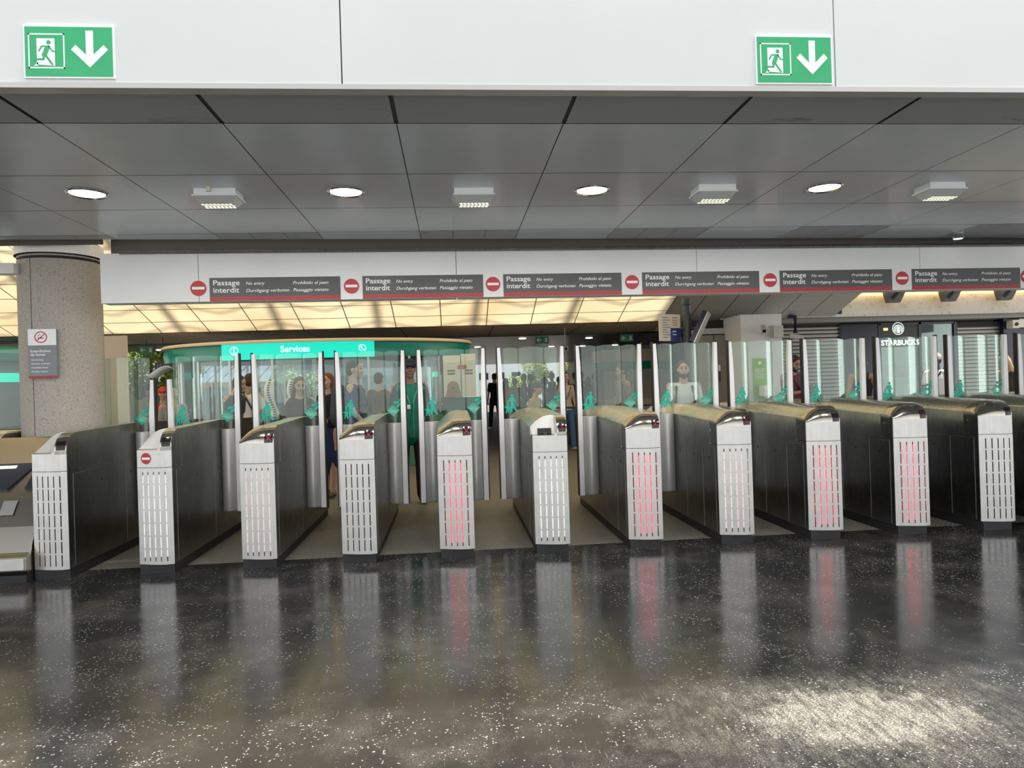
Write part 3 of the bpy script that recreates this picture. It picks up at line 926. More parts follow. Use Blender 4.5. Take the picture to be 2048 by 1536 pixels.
        for i in (0, n):
            g.grid([[r0[i] for r0 in rows_], [r0[i] for r0 in rb]], M_LEAF)
        pnl = g.build('lower_panel', parent=lf, smooth=1)
        gp = pane(x0, x1, 1.095, 1.812, 0.024, 'glass_pane', lf)
        # post: white face with slanting inner edge, black rubber edge outside
        g = MB()
        w0, w1 = 0.050, 0.032
        def px_(u): return side*(ou+u)
        zt = 1.60 if low == side else 1.822
        A = [(px_(0), 0.285), (px_(0.048), 0.285), (px_(0.048), zt), (px_(0.018), zt+0.003), (px_(0.006), zt-0.22), (px_(0.0), 1.25)]
        A = A if side > 0 else A[::-1]
        nn = len(A)
        g.add([(x, yb-0.035, z) for x, z in A]+[(x, yb+0.015, z) for x, z in A],
              [tuple(range(nn)), tuple(range(nn, 2*nn))[::-1]]+[(i, (i+1) % nn, nn+(i+1) % nn, nn+i) for i in range(nn)], M_POST)
        ps = g.build('post', parent=lf)
        a_, b__ = sorted((px_(0.048), px_(0.060)))
        MB().box(a_, b__, yb-0.028, yb+0.022, 0.29, zt+0.018, M_BLACK).build('rubber_edge', parent=lf)
        # pictogram sticker
        t_ = MB()
        yy = 0.0
        if side < 0:
            cx, cz, s_ = side*0.222, 1.225, 0.115
            P = lambda a, b: (cx+a*s_, cz+b*s_)
            disc(t_, *P(0.12, 0.95), 0.13*s_, yy, 14, M_TEAL)
            poly(t_, [P(-0.12, 0.72), P(0.0, 0.80), P(0.25, 0.80), P(0.45, 0.35), P(0.36, 0.30), P(0.25, 0.52), P(0.30, 0.05), P(0.62, -0.45), P(0.48, -0.55), P(0.15, -0.08), P(0.05, -0.5), P(-0.1, -0.5), P(-0.02, 0.1), P(-0.05, 0.5), P(-0.3, 0.30), P(-0.36, 0.36)], yy, M_TEAL)
            disc(t_, *P(-0.28, 0.22), 0.10*s_, yy-0.0002, 12, M_TEAL)
            poly(t_, [P(-0.42, 0.10), P(-0.15, 0.10), P(-0.02, -0.15), P(-0.15, -0.18), P(-0.12, -0.6), P(-0.24, -0.6), P(-0.28, -0.3), P(-0.38, -0.62), P(-0.48, -0.58), P(-0.42, -0.15), P(-0.62, 0.0), P(-0.6, -0.08)], yy-0.0002, M_TEAL)
        else:
            cx, cz, s_ = 0.212, 1.225, 0.115
            P = lambda a, b: (cx+a*s_, cz+b*s_)
            poly(t_, [P(-0.62, 0.02), P(-0.05, 0.50), P(0.52, 0.0), P(-0.02, -0.55)], yy, M_TEAL)
            stroke(t_, [P(0.30, 0.30), P(0.62, 0.60)], 0.20*s_, yy-0.0003, M_TEAL, False)
            poly(t_, [P(0.0, 0.66), P(0.12, 0.56), P(0.40, 0.62), P(0.66, 0.90), P(0.66, 1.08), P(0.36, 0.80), P(0.10, 0.80)], yy-0.0003, M_TEAL)
            stroke(t_, [P(-0.30, 0.20), P(0.22, -0.26)], 0.012*s_*3, yy-0.0006, M_EDGE, False)
        def cy(x):
            u = (x-x0)/(x1-x0); u = min(max(u, 0), 1)
            return yb-0.024*4*u*(1-u)-0.002
        t_.v = [(x, cy(x)+y, z) for x, y, z in t_.v]
        t_.build('pictogram', parent=gp)
    return root

specs = [('face', 'off', 0, 'sticker0'), ('face', 'white', 0, 'sticker'), ('hood', 'pink', 2, None), ('hood', 'off', 2, None), ('hood', 'red', 2, None),
         ('face', 'white', 1, 'ticket'), ('hood', 'red', 2, None), ('hood', 'pink', 1, None), ('hood', 'red', 0, None), ('hood', 'red', 1, None),
         ('hood', 'off', 0, None), ('hood', 'off', 0, None), ('hood', 'off', 0, None)]
glab = ['steel ticket gate with white face and dark screen, leftmost by the stone pillar',
        'steel ticket gate with a round red no entry sticker on its brow',
        'steel hooded ticket gate right of the stickered gate, slots faintly pink',
        'steel hooded ticket gate with unlit slots and red cross, fourth from the left',
        'steel hooded ticket gate glowing red, leftmost of the red-lit gates',
        'steel ticket gate with black ticket slot in its white face',
        'steel hooded ticket gate glowing red, just right of the ticket slot gate',
        'steel hooded ticket gate with pale pink slots between two red-lit gates',
        'steel hooded ticket gate glowing red, second red-lit gate from the right',
        'steel hooded ticket gate glowing red, rightmost of the red-lit gates',
        'steel hooded ticket gate with dark slots, rightmost one fully in view',
        'steel ticket gate cut by the right edge, only its flank and leaves in view',
        'glass leaves of the farthest right gate, cut by the right edge']
protos = {}
for i, (kind, led, cross, plate) in enumerate(specs):
    key = (kind, led, cross, plate, i == 0)
    if key in protos:
        g = copy_tree(protos[key])
    else:
        g = build_gate(kind, led, cross, left_leaf=(i != 0), plate=plate, low={0: 1, 1: -1}.get(i))
        protos[key] = g
    g.location = (GX0+GS*i, GY, 0)
    tag(g, glab[i], 'ticket gate', 'ticket gates in a row')

# curled clear plastic sheet lying over the low leaves of the first lane
p0 = (-2.64, 7.05, 1.60)
g = MB()
rows_ = []
for i in range(9):
    u = i/8
    rows_.append([(-2.935+0.20*u, 6.98+0.10*v_, 1.555+0.10*math.sin(u*1.7)-0.015*v_) for v_ in (0, 1, 2)])
g.v = []; g.grid([[(x, y, z+0.075) for x, y, z in r0] for r0 in rows_], mat('clear_plastic', (0.72, 0.76, 0.76), 0.15))
o = g.build('plastic_sheet', smooth=1, solid=0.003)
tag(o, 'curled clear plastic sheet lying over the leaves of the leftmost lane', 'plastic sheet')

# ------------------------------------------------------------------ canopy of translucent sheets, grey soffit panels
YB, ZB, SLP = 14.5, 2.70, 0.343
def cz(y): return ZB+SLP*(YB-y)
ca = MB()
xj = [-16+0.93*i for i in range(24)]
for a, b in zip(xj, xj[1:]):
    if a > 4.3: break
    for k in range(16):
        y1 = YB-k*0.52; y0 = y1-0.512
        ca.add([(a+0.004, y0, cz(y0)), (b-0.004, y0, cz(y0)), (b-0.004, y1, cz(y1)), (a+0.004, y1, cz(y1))], [(0, 1, 2, 3)], M_TRANS)
xlast = xj[[j for j in range(24) if xj[j] > 4.3][0]]
struct(ca.build('ceiling'))
ri = MB()
for a in xj:
    if a > 4.6: break
    ri.add([(a+d, y, cz(y)+h_) for y in (YB-8.3, YB) for d in (-0.008, 0.008) for h_ in (0.012, 0.04)],
           [(0, 1, 3, 2), (4, 6, 7, 5), (0, 4, 5, 1), (2, 3, 7, 6), (0, 2, 6, 4), (1, 5, 7, 3)], M_SHUT)
for k in range(17):
    y = YB-k*0.52+0.01
    ri.box(-16, xlast, y-0.010, y+0.010, cz(y)+0.012, cz(y)+0.03, M_CREAM)
struct(ri.build('trim_3'))
# steel lattice above the sheets: throws the crossed shadows
la = MB()
for a in range(-8, 4):
    x = a*1.95+0.9
    la.box(x-0.06, x+0.06, 6.5, 14.6, 5.6, 5.85, M_SIDE)
    for q in range(9):
        y = 6.5+q*0.95
        la.tube([(x, y, 5.7), (x+0.97, y+0.48, 5.7), (x+1.95, y, 5.7)], 0.035, 6, M_SIDE)
struct(la.build('ceiling_lattice'))
# opaque pale grey panels further right
gp = MB()
xg = [xlast, 5.05, 5.72, 6.37, 7.02, 7.67, 8.30]
for a, b in zip(xg, xg[1:]):
    ye = 15.0 if b < 6 else 14.42
    for y0, y1 in ((6.2, 10.2), (10.2, 13.7), (13.7, ye)):
        gp.add([(a+0.008, y0, cz(y0)), (b-0.008, y0, cz(y0)), (b-0.008, y1-0.012, cz(y1)), (a+0.008, y1-0.012, cz(y1))], [(0, 1, 2, 3)], M_GPANEL)
gp.add([(xlast, 6.2, cz(6.2)+0.03), (8.3, 6.2, cz(6.2)+0.03), (8.3, 14.45, cz(14.45)+0.03), (xlast, 14.45, cz(14.45)+0.03)], [(0, 1, 2, 3)], M_SEAM)
struct(gp.build('ceiling'))
# flat beige soffit below and behind the canopy
so = MB()
for a in range(-8, 4):
    x0 = a*1.95+0.9
    so.add([(x0+0.008, YB-0.05, 2.695), (x0+1.94, YB-0.05, 2.695), (x0+1.94, 16.8, 2.66), (x0+0.008, 16.8, 2.66)], [(0, 1, 2, 3)], M_SOFFIT)
so.box(-16, 8.5, YB-0.03, 16.8, 2.71, 2.9, M_SEAM)
struct(so.build('ceiling'))
# dark hall ceiling with lamellas
M_LAM = mat('dark_lamella', (0.05, 0.055, 0.06), 0.25, 0.6)
hc = MB()
for k in range(90):
    y = 16.8+k*0.24
    hc.box(-5.6, 14, y, y+0.19, 2.62, 2.70, M_LAM)
hc.box(-5.6, 14, 16.8, 38.5, 2.70, 2.9, M_SEAM)
h2 = MB()
for k in range(9):
    h2.box(-16, -5.61, 16.8+k*0.24, 16.99+k*0.24, 2.62, 2.70, M_LAM)
h2.box(-16, -5.61, 16.8, 19.0, 2.70, 2.9, M_SEAM)
struct(h2.build('ceiling'))
struct(MB().box(-16, 18, 16.7, 16.8, 2.9, 4.5, M_SEAM).build('trim_8'))
struct(hc.build('ceiling'))
for i, (px, py) in enumerate([(1103, 693), (1045, 677), (955, 694), (1178, 676), (1230, 690), (1165, 692), (320, 700), (235, 702)]):
    d = at(px, py, 10); k = (2.615-EYE)/(d.z-EYE); X, Y = d.x*k, d.y*k
    if Y > 37 or Y < 17: continue
    e = empty('hall_downlight', (X, Y, 2.615), 0, 'tiny round downlight in the dark lamella ceiling of the hall', 'ceiling light', 'downlights of the dark hall')
    MB().lathe([(0.001, -0.012), (0.08, -0.012), (0.10, 0.0)], 16, m=M_LAMP, cap=False).build('diffuser', parent=e)

# ------------------------------------------------------------------ concrete beam, brackets, storefront at the right
cb = MB().box(8.32, 20, 14.5, 14.9, 2.74, 4.4, M_CONC); struct(cb.build('wall_right'))
struct(MB().box(5.75, 20, 14.42, 14.5, 2.70, 2.76, M_CONC).build('trim_4'))
struct(MB().box(5.7, 20, 14.5, 18, 2.60, 2.70, painted('grey_underside', (0.22, 0.22, 0.21), 0.5)).build('ceiling'))
struct(MB().box(8.32, 20, 14.28, 14.48, 3.20, 3.27, M_SHUT).build('trim_5'))
ws = MB().box(8.4, 20, 14.40, 14.49, 3.155, 3.185, M_WARM).build('light_strip')
tag(ws, 'warm glowing light strip along the top of the concrete beam', 'light strip')
for x, w in ((9.58, 'leftmost of three'), (10.86, 'middle of three'), (12.16, 'rightmost of three')):
    e = empty('spotlight_bracket', (x, 14.36, 3.27), 0, 'dark tapered bracket in front of the concrete beam, '+w, 'bracket', 'dark brackets on the concrete beam')
    g = MB()
    g.add([(-0.22, -0.22, 0), (0.22, -0.22, 0), (0.22, 0.025, 0), (-0.22, 0.025, 0), (-0.13, -0.10, -0.30), (0.13, -0.10, -0.30), (0.13, 0.025, -0.30), (-0.13, 0.025, -0.30)],
          [(0, 1, 5, 4), (1, 2, 6, 5), (2, 3, 7, 6), (3, 0, 4, 7), (4, 5, 6, 7), (0, 3, 2, 1)], mat('dark_bracket', (0.12, 0.12, 0.115), 0.4, 0.4))
    g.build('hopper', parent=e)
    MB().tube([(-0.09, -0.17, -0.24), (0.12, -0.23, 0.0)], 0.024, 8, M_BLACK).build('strut', parent=e)

YS = 14.83
def louvre(x0, x1, z0, z1, y, label):
    e = empty('roller_shutter', (x0, y, z0), 0, label, 'shutter')
    w = x1-x0
    g = MB(); n = int((z1-z0)/0.085)
    for k in range(n):
        z = k*0.085
        g.add([(0, 0.02, z), (w, 0.02, z), (w, -0.018, z+0.04), (0, -0.018, z+0.04), (w, 0.02, z+0.065), (0, 0.02, z+0.065)],
              [(0, 1, 2, 3), (3, 2, 4, 5)], M_SHUT)
    g.box(0, w, 0.022, 0.03, 0, z1-z0, M_SEAM)
    g.build('slats', parent=e)
    MB().box(-0.02, 0.0, -0.02, 0.03, 0, z1-z0, M_DARK).build('side_rail', parent=e)
    MB().box(w, w+0.02, -0.02, 0.03, 0, z1-z0, M_DARK).build('side_rail', parent=e)
louvre(6.67, 8.63, 0.0, 2.57, YS, 'grey metal roller shutter between the white wall and navy door')
louvre(11.42, 12.44, 0.0, 2.55, YS, 'grey metal roller shutter right of the coffee shop window')
struct(MB().box(5.9, 8.66, YS+0.05, YS+0.2, 0, 2.6, M_DARK).build('wall_shop'))
nd = empty('navy_door', (8.66, YS-0.02, 0), 0, 'tall dark navy panel door left of the coffee shop window', 'door')
MB().box(0, 0.86, 0, 0.05, 0, 2.56, M_NAVY).build('panel', parent=nd)
MB().box(0.78, 0.80, -0.04, 0, 0.95, 1.15, M_CHROME).build('handle', parent=nd)
sf = empty('shop_window', (9.56, YS, 0), 0, 'coffee shop glass front with dark frame and white emblem', 'shop front')
g = MB()
for x in (0.0, 0.96, 1.80): g.box(x-0.03, x+0.03, -0.03, 0.03, 0, 2.57, M_NAVY)
g.box(0, 1.8, -0.03, 0.03, 2.52, 2.57, M_NAVY); g.box(0, 1.8, -0.03, 0.03, 0.0, 0.12, M_NAVY)
g.build('frame', parent=sf)
MB().box(0.02, 1.8, 0.0, 0.012, 0.1, 2.55, M_KGLASS).build('pane', parent=sf)
MB().box(0.03, 0.93, -0.012, -0.004, 2.03, 2.52, mat('olive_dark', (0.035, 0.037, 0.03), 0.5)).build('sign_panel', parent=sf)
t = MB()
put_text(t, 'STARBUCKS', 0.03, 2.07, -0.03, width=0.90, size=0.16, bold=0.035, m=M_LITW)
t.build('lettering', parent=sf)
t = MB(); cx, cz_ = 0.44, 2.44; M_LG = mat('deep_green', (0.0, 0.10, 0.06), 0.4)
disc(t, cx, cz_, 0.140, -0.032, 36, M_LITW)
disc(t, cx, cz_, 0.125, -0.033, 36, M_LG)
for s_ in (-1, 1):
    for r_0 in (0.039, 0.062, 0.084, 0.104):
        stroke(t, [(cx+s_*r_0*math.sin(a), cz_-0.01+r_0*0.95*math.cos(a)) for a in [0.5+0.28*j for j in range(8)]], 0.010, -0.034, M_LITW, False)
disc(t, cx, cz_+0.012, 0.029, -0.0345, 18, M_LITW)
poly(t, [(cx-0.034, cz_+0.050), (cx-0.042, cz_+0.084), (cx-0.017, cz_+0.070), (cx, cz_+0.098), (cx+0.017, cz_+0.070), (cx+0.042, cz_+0.084), (cx+0.034, cz_+0.050)], -0.0345, M_LITW)
poly(t, [(cx-0.025, cz_-0.022), (cx+0.025, cz_-0.022), (cx+0.039, cz_-0.10), (cx-0.039, cz_-0.10)], -0.0345, M_LITW)
t.build('emblem', parent=sf)
MB().box(0.10, 0.20, -0.03, -0.014, 2.40, 2.46, mat('pale_yellow_light', (0.8, 0.7, 0.4), 0.4, emit=(1.0, 0.9, 0.55), estr=0.7)).build('lit_panel', parent=sf)
it = MB().box(9.5, 20, 18.2, 18.4, 0, 2.65, mat('shop_back', (0.09, 0.085, 0.08), 0.6)); struct(it.build('wall_shop'))
sh_ = empty('shop_shelf', (10.6, 16.6, 0), 0, 'pale shelf unit with a red board inside the coffee shop', 'shelf')
MB().box(0, 1.6, 0, 0.4, 0, 2.2, mat('pale_green_unit', (0.45, 0.55, 0.48), 0.5)).build('cabinet', parent=sh_)
for k in range(3):
    MB().box(0.1, 1.5, -0.06, 0.0, 0.9+k*0.4, 0.93+k*0.4, M_WHITE).build('shelf', parent=sh_)
MB().box(0.5, 0.85, -0.06, -0.01, 1.35, 1.6, M_RED).build('red_board', parent=sh_)
np_ = MB().box(12.47, 15, YS-0.1, YS+0.2, 0, 2.59, M_NAVY); struct(np_.build('wall_corner'))
rs = empty('wall_lantern', (12.52, 14.60, 2.36), 0, 'cream box lantern sign high on the navy corner at right edge', 'sign')
MB().box(0, 0.18, -0.08, 0.12, 0, 0.19, M_CARD).build('box', parent=rs, bevel=0.02)
MB().box(0.18, 0.55, -0.05, 0.06, 0.02, 0.21, M_CARD).build('arm', parent=rs)
t = MB(); poly(t, [(0.03, 0.06), (0.10, 0.05), (0.15, 0.09), (0.11, 0.14), (0.05, 0.12)], -0.082, M_SEAM); t.build('mark', parent=rs)

# white wall pier with lime poster
struct(MB().box(5.75, 6.60, 13.4, 14.9, 0, 2.70, painted('white_plaster', (0.74, 0.74, 0.72), 0.5)).build('wall_pier'))
po = empty('poster', (5.97, 13.4, 0.98), 0, 'tall lime green poster on the white wall pier', 'poster')
MB().box(0, 0.29, -0.012, 0, 0, 0.84, M_GREENP).build('sheet', parent=po)
t = MB()
disc(t, 0.145, 0.75, 0.035, -0.013, 16, M_WHITE)
for k in range(6): poly(t, [(0.04, 0.62-k*0.036), (0.25-0.02*(k % 3), 0.62-k*0.036), (0.25-0.02*(k % 3), 0.632-k*0.036), (0.04, 0.632-k*0.036)], -0.013, M_WHITE)
t.build('white_print', parent=po)
db = empty('dispenser', (6.20, 13.16, 1.06), 0, 'white box dispenser beside the lime poster', 'dispenser')
MB().box(-0.13, 0.1, 0, 0.22, 0.0, 0.22, M_WHITE).build('box', parent=db, bevel=0.02)
MB().box(-0.13, 0.1, -0.01, 0.22, -0.02, 0.0, M_SIDE).build('shelf', parent=db)
# recess with taupe panels and a no smoking sign
rc = MB()
for a, b in ((5.0, 5.50), (5.51, 5.75)):
    rc.box(a, b-0.006, 14.2, 14.26, 0.0, 2.36, M_BROWN)
rc.box(4.9, 5.76, 14.27, 14.4, 0, 2.68, M_SEAM)
rc.box(5.0, 5.75, 14.16, 14.26, 2.38, 2.50, M_GPANEL)
struct(rc.build('wall_recess'))
ns = empty('small_no_smoking_sign', (5.45, 14.19, 1.38), 0, 'small dark no smoking sign on the taupe wall beside the pier', 'sign')
MB().box(0, 0.17, -0.012, 0, 0, 0.22, M_GREY).build('board', parent=ns)
MB().box(0, 0.17, -0.012, 0, 0.22, 0.35, M_WHITE).build('white_field', parent=ns)
t = MB(); stroke(t, [(0.045, 0.31), (0.115, 0.26)], 0.012, -0.014, M_GREY, False); t.build('mark', parent=ns)

# low stone counter behind the gates on the right
struct(MB().box(4.75, 9.3, 9.9, 10.15, 0, 1.02, M_CARD).box(4.7, 9.35, 9.85, 10.2, 1.02, 1.07, M_CONC).build('wall_low'))
struct(MB().box(9.36, 12.0, 9.9, 10.15, 0, 0.98, M_CARD).build('wall_low'))

# security cameras
def cctv(x, y, z, rz, label, tilt=0.3, arm=0.2):
    e = empty('security_camera', (x, y, z), rz, label, 'camera')
    g = MB().box(-0.045, 0.045, -0.17, 0.12, -0.045, 0.045, M_CCTV)
    b = g.build('housing', parent=e, bevel=0.012); b.rotation_euler = (tilt, 0, 0)
    g = MB().box(-0.028, 0.028, -0.175, -0.165, -0.028, 0.028, M_SCREEN); c = g.build('lens', parent=b)
    MB().tube([(0, 0.05, 0.0), (0, 0.12, -0.08), (0, arm, -0.08)], 0.016, 8, M_CCTV).build('bracket', parent=e)
    return e
q = at(1527, 657, 13.1)
cctv(q.x, q.y, q.z, R(-20), 'ivory security camera mounted on the white wall pier', 0.35, 0.30)
q = at(1592, 668, 14.12)
cctv(q.x, 14.15, q.z-0.05, R(70), 'ivory security camera hanging sideways from the dark ceiling post', 0.2, 0.12)
q = at(1592, 650, 14.12)
pd = MB().tube([(q.x, 14.46, 2.74), (q.x, 14.15, 2.70), (q.x, 14.15, at(1592, 668, 14.12).z+0.02)], 0.05, 10, M_NAVY)
tag(pd.build('camera_post'), 'short dark post dropping from the ceiling with a camera', 'post')
jb = MB().box(6.36, 6.56, 13.25, 13.4, 2.22, 2.46, M_CCTV).build('junction_box', bevel=0.006)
tag(jb, 'ivory square junction box behind the wall camera', 'box')
q = at(1131, 695, 15.2)
c3 = cctv(q.x, q.y, q.z, R(-5), 'grey security camera hanging in the hall beyond the ticket slot gate', 0.2)
MB().tube([(0, 0.1, -0.06), (0, 0.1, 2.69-q.z)], 0.012, 8, M_CCTV).build('hanger', parent=c3)

# information totem
to = empty('information_totem', (3.27, 9.4, 0), 0, 'dark pole with a route board and slanted screen behind the gates', 'signpost')
to.scale = (1.045, 1.045, 1.02)
MB().lathe([(0.052, 0), (0.052, 2.42), (0.060, 2.43), (0.060, 2.50), (0.055, 2.52)], 20, m=mat('dark_pole', (0.06, 0.07, 0.075), 0.35)).build('pole', parent=to, smooth=1)
b = MB().box(-0.17, 0.17, -0.015, 0.015, 0, 0.36, M_CARD).build('route_board', parent=to); b.location = (-0.26, -0.06, 1.94); b.rotation_euler = (0, 0, R(22))
MB().box(0.0, 0.165, -0.018, -0.0155, 0.0, 0.175, mat('blue_field', (0.035, 0.045, 0.20), 0.4)).build('blue_field', parent=b)
t = MB()
for k in range(9):
    w = (0.10, 0.13, 0.08)[k % 3]
    poly(t, [(-0.13, 0.31-k*0.033), (-0.13+w, 0.31-k*0.033), (-0.13+w, 0.318-k*0.033), (-0.13, 0.318-k*0.033)], -0.0165, M_GREY)
for k in range(4):
    poly(t, [(0.03, 0.31-k*0.033), (0.12, 0.31-k*0.033), (0.12, 0.318-k*0.033), (0.03, 0.318-k*0.033)], -0.0165, M_RED)
poly(t, [(0.03, 0.12), (0.09, 0.12), (0.09, 0.135), (0.03, 0.135)], -0.019, M_WHITE)
poly(t, [(0.03, 0.08), (0.10, 0.08), (0.10, 0.09), (0.03, 0.09)], -0.019, M_WHITE)
t.build('printed_lines', parent=b)
s_ = MB().box(-0.03, 0.03, -0.22, 0.22, 0, 0.44, M_NAVY).build('slanted_screen', parent=to, bevel=0.004); s_.location = (0.07, 0.0, 1.92); s_.rotation_euler = (0, R(25), R(-25))
MB().box(0.03, 0.045, -0.22, 0.22, 0, 0.44, M_SHUT).build('screen_rim', parent=s_)
MB().tube([(-0.3, -0.02, 2.1), (0.2, 0, 2.1)], 0.02, 8, M_DARK).build('cross_arm', parent=to)

# small hanging exit signs in the hall
for i, (px, py, Y, w) in enumerate([(293, 700, 15.5, 'leftmost, near the pillar'), (1084, 680, 15.5, 'middle one'), (1253, 676, 15.5, 'rightmost')]):
    c = at(px, py, Y)
    e = empty('hanging_exit_sign', c, 0, 'small green exit sign with left arrow in the hall, '+w, 'sign', 'small hanging exit signs')
    MB().box(-0.15, 0.15, -0.02, 0.02, -0.08, 0.08, M_EXITD).build('face', parent=e)
    MB().tube([(0, 0, 0.08), (0, 0, max(0.1, 2.66-c.z))], 0.008, 6, M_DARK).build('hanger', parent=e)
    t = MB()
    stroke(t, [(-0.11, 0.0), (-0.01, 0.0)], 0.016, -0.022, M_WHITE, False)
    stroke(t, [(-0.07, 0.045), (-0.115, 0.0), (-0.07, -0.045)], 0.016, -0.022, M_WHITE, False)
    t.build('arrow', parent=e)
    t = MB(); running_man(t, lambda p, q: (0.05+p*0.085, -0.05+q*0.10), -0.022, 0.1, M_WHITE, M_EXITD); t.build('running_figure', parent=e)

# ------------------------------------------------------------------ service kiosk with the green ring
KX, KY, KA, KB = -2.62, 14.35, 2.98, 1.87
ki = empty('service_kiosk', (KX, KY, 0), 0, 'oval glass kiosk with cream rim and green Services band', 'kiosk')
def ell(a, b, th, z): return (a*math.cos(th), b*math.sin(th), z)
def ering(prof, th0=0, th1=2*PI, n=80, m=None):
    g = MB()
    g.grid([[ell(KA+d, KB+d, th0+(th1-th0)*i/n, z) for i in range(n+1)] for d, z in prof], m)
    return g
ering([(-0.4, 2.39), (0.03, 2.37), (0.06, 2.345), (0.06, 2.315), (0.0, 2.31)], m=M_CREAM).build('rim', parent=ki, smooth=1)
ering([(0.0, 2.31), (0.02, 2.19), (0.0, 2.05), (-0.3, 2.05)], m=M_GREEN).build('green_band', parent=ki, smooth=1)
ering([(-0.25, 0.95), (-0.25, 2.05)], m=M_KGLASS).build('glazing', parent=ki, smooth=1)
ering([(-0.22, 0.0), (-0.22, 0.93), (-0.45, 0.95)], m=mat('kiosk_base', (0.10, 0.26, 0.20), 0.4)).build('base', parent=ki, smooth=1)
g = MB()
for k in range(20):
    th = 2*PI*k/20+0.1
    x, y, _ = ell(KA-0.24, KB-0.24, th, 0)
    MB().box(x-0.02, x+0.02, y-0.02, y+0.02, 0.95, 2.05, M_SHUT).build('mullion', parent=ki)
g = MB(); g.add([ell(KA-0.3, KB-0.3, 2*PI*i/40, 2.06) for i in range(40)], [tuple(range(40))], M_DARK); g.build('roof_underside', parent=ki)
# lit sign wraps the front of the band
def wrap(p, d=0.035):
    x, y, z = p
    th = math.asin(max(-1, min(1, -1)))
    # x is measured from the kiosk centre; find the angle on the front half
    c = max(-0.999, min(0.999, x/(KA+0.02)))
    th = -math.acos(c)
    q = ell(KA+d, KB+d, th, z)
    return (q[0], q[1]+y, q[2])
xl0, xl1 = -3.93-KX-0.12, -1.38-KX
g = MB(); n = 40
g.grid([[wrap((xl0+(xl1-xl0)*i/n, 0, z), 0.028) for i in range(n+1)] for z in (2.03, 2.315)], M_TEALIT)
lp = g.build('lit_sign', parent=ki, smooth=1)
t = MB(); put_text(t, 'Services', -2.98-KX, 2.145, 0, width=0.50, size=0.155, bold=0.015, m=M_LITW, fn=lambda p: wrap(p, 0.034)); t.build('lettering', parent=lp)
t = MB(); fn = lambda p: wrap(p, 0.034)
disc(t, -3.81-KX, 2.195, 0.075, 0, 28, M_LITW, 0.062, fn=fn)
disc(t, -3.81-KX, 2.235, 0.011, 0, 12, M_LITW, fn=fn)
stroke(t, [(-3.825-KX, 2.21), (-3.81-KX, 2.21), (-3.81-KX, 2.16)], 0.015, 0, M_LITW, False, fn=fn)
stroke(t, [(-3.835-KX, 2.158), (-3.785-KX, 2.158)], 0.012, 0, M_LITW, False, fn=fn)
t.build('information_mark', parent=lp)
t = MB()
cx, cz_ = -1.585-KX, 2.19
stroke(t, [(cx+0.055*math.cos(R(a)), cz_+0.055*math.sin(R(a))) for a in range(-70, 251, 20)], 0.014, 0, M_LITW, False, fn=fn)
stroke(t, [(cx-0.06, cz_+0.05), (cx-0.01, cz_+0.01), (cx+0.0, cz_-0.02), (cx+0.03, cz_-0.05)], 0.012, 0, M_LITW, False, fn=fn)
t.build('round_logo', parent=lp)

# second kiosk added in place of the kiosk reflection left of the pillar
k2 = empty('reflected_kiosk', (-11.0, 14.6, 0), 0, 'green banded kiosk standing in for a reflection left of the stone pillar', 'kiosk')
def ring2(prof, m, nm):
    g = MB(); n = 60
    g.grid([[((2.9+d)*math.cos(2*PI*i/n), (1.9+d)*math.sin(2*PI*i/n), z) for i in range(n+1)] for d, z in prof], m)
    return g.build(nm, parent=k2, smooth=1)
ring2([(0, 2.20), (0.05, 2.34), (0, 2.46), (-0.5, 2.48)], M_GREEN, 'green_band')
ring2([(-0.1, 1.80), (-0.1, 1.97)], M_TEALIT, 'lit_band')
ring2([(-0.2, 1.97), (-0.2, 2.2)], M_ZINC, 'upper_wall')
ring2([(-0.2, 0.95), (-0.2, 1.8)], M_ZINC, 'wall')
ring2([(-0.15, 0), (-0.15, 0.95), (-0.3, 0.96)], M_DARK, 'base')

# ------------------------------------------------------------------ outdoors: pavilion standing in for reflected roofs, facade, trees, adverts
pv = empty('pavilion', (-10.4, 24, 0), 0, 'low pavilion standing in for reflected roofs, blue grey metal and orange gutter', 'building')  # solid shape in place of roofs mirrored in the glass
g = MB()
g.add([(-5, 0, 1.95), (4.2, 0, 1.80), (4.2, 4, 3.7), (-5, 4, 3.9)], [(0, 1, 2, 3)], M_ZINC)
for k in range(24):
    x = -5+k*0.4
    g.add([(x-0.015, -0.01, 1.96-0.0163*(x+5)), (x+0.015, -0.01, 1.96-0.0163*(x+5)), (x+0.615, 4, 3.93-0.0217*(x+5)), (x+0.585, 4, 3.93-0.0217*(x+5))], [(0, 1, 2, 3)], M_DARK)
g.build('roof', parent=pv)
g = MB(); g.add([(x, y, z) for x, zz in ((-5, 1.95), (4.2, 1.80)) for y in (-0.15, 0.02) for z in (zz-0.16, zz+0.02)], [(0, 1, 3, 2), (4, 6, 7, 5), (0, 4, 5, 1), (2, 3, 7, 6), (1, 5, 7, 3), (0, 2, 6, 4)], M_ORANGE)
g.build('gutter', parent=pv)
MB().box(-4.8, 4.0, 0.3, 3.5, 0, 1.8, mat('pavilion_wall', (0.05, 0.06, 0.08), 0.4)).build('wall', parent=pv)
M_FAC = mat('white_facade', (0.75, 0.77, 0.80), 0.6)
fb = empty('far_building', (8, 62, 0), 0, 'pale building with rows of windows beyond the hall', 'building')
MB().box(-12, 9, 0, 8, 0, 3.4, M_FAC).build('wall', parent=fb)
for k in range(14):
    MB().box(-11.4+k*1.45, -10.6+k*1.45, -0.05, 0, 2.0, 2.6, M_NAVY).build('window', parent=fb)

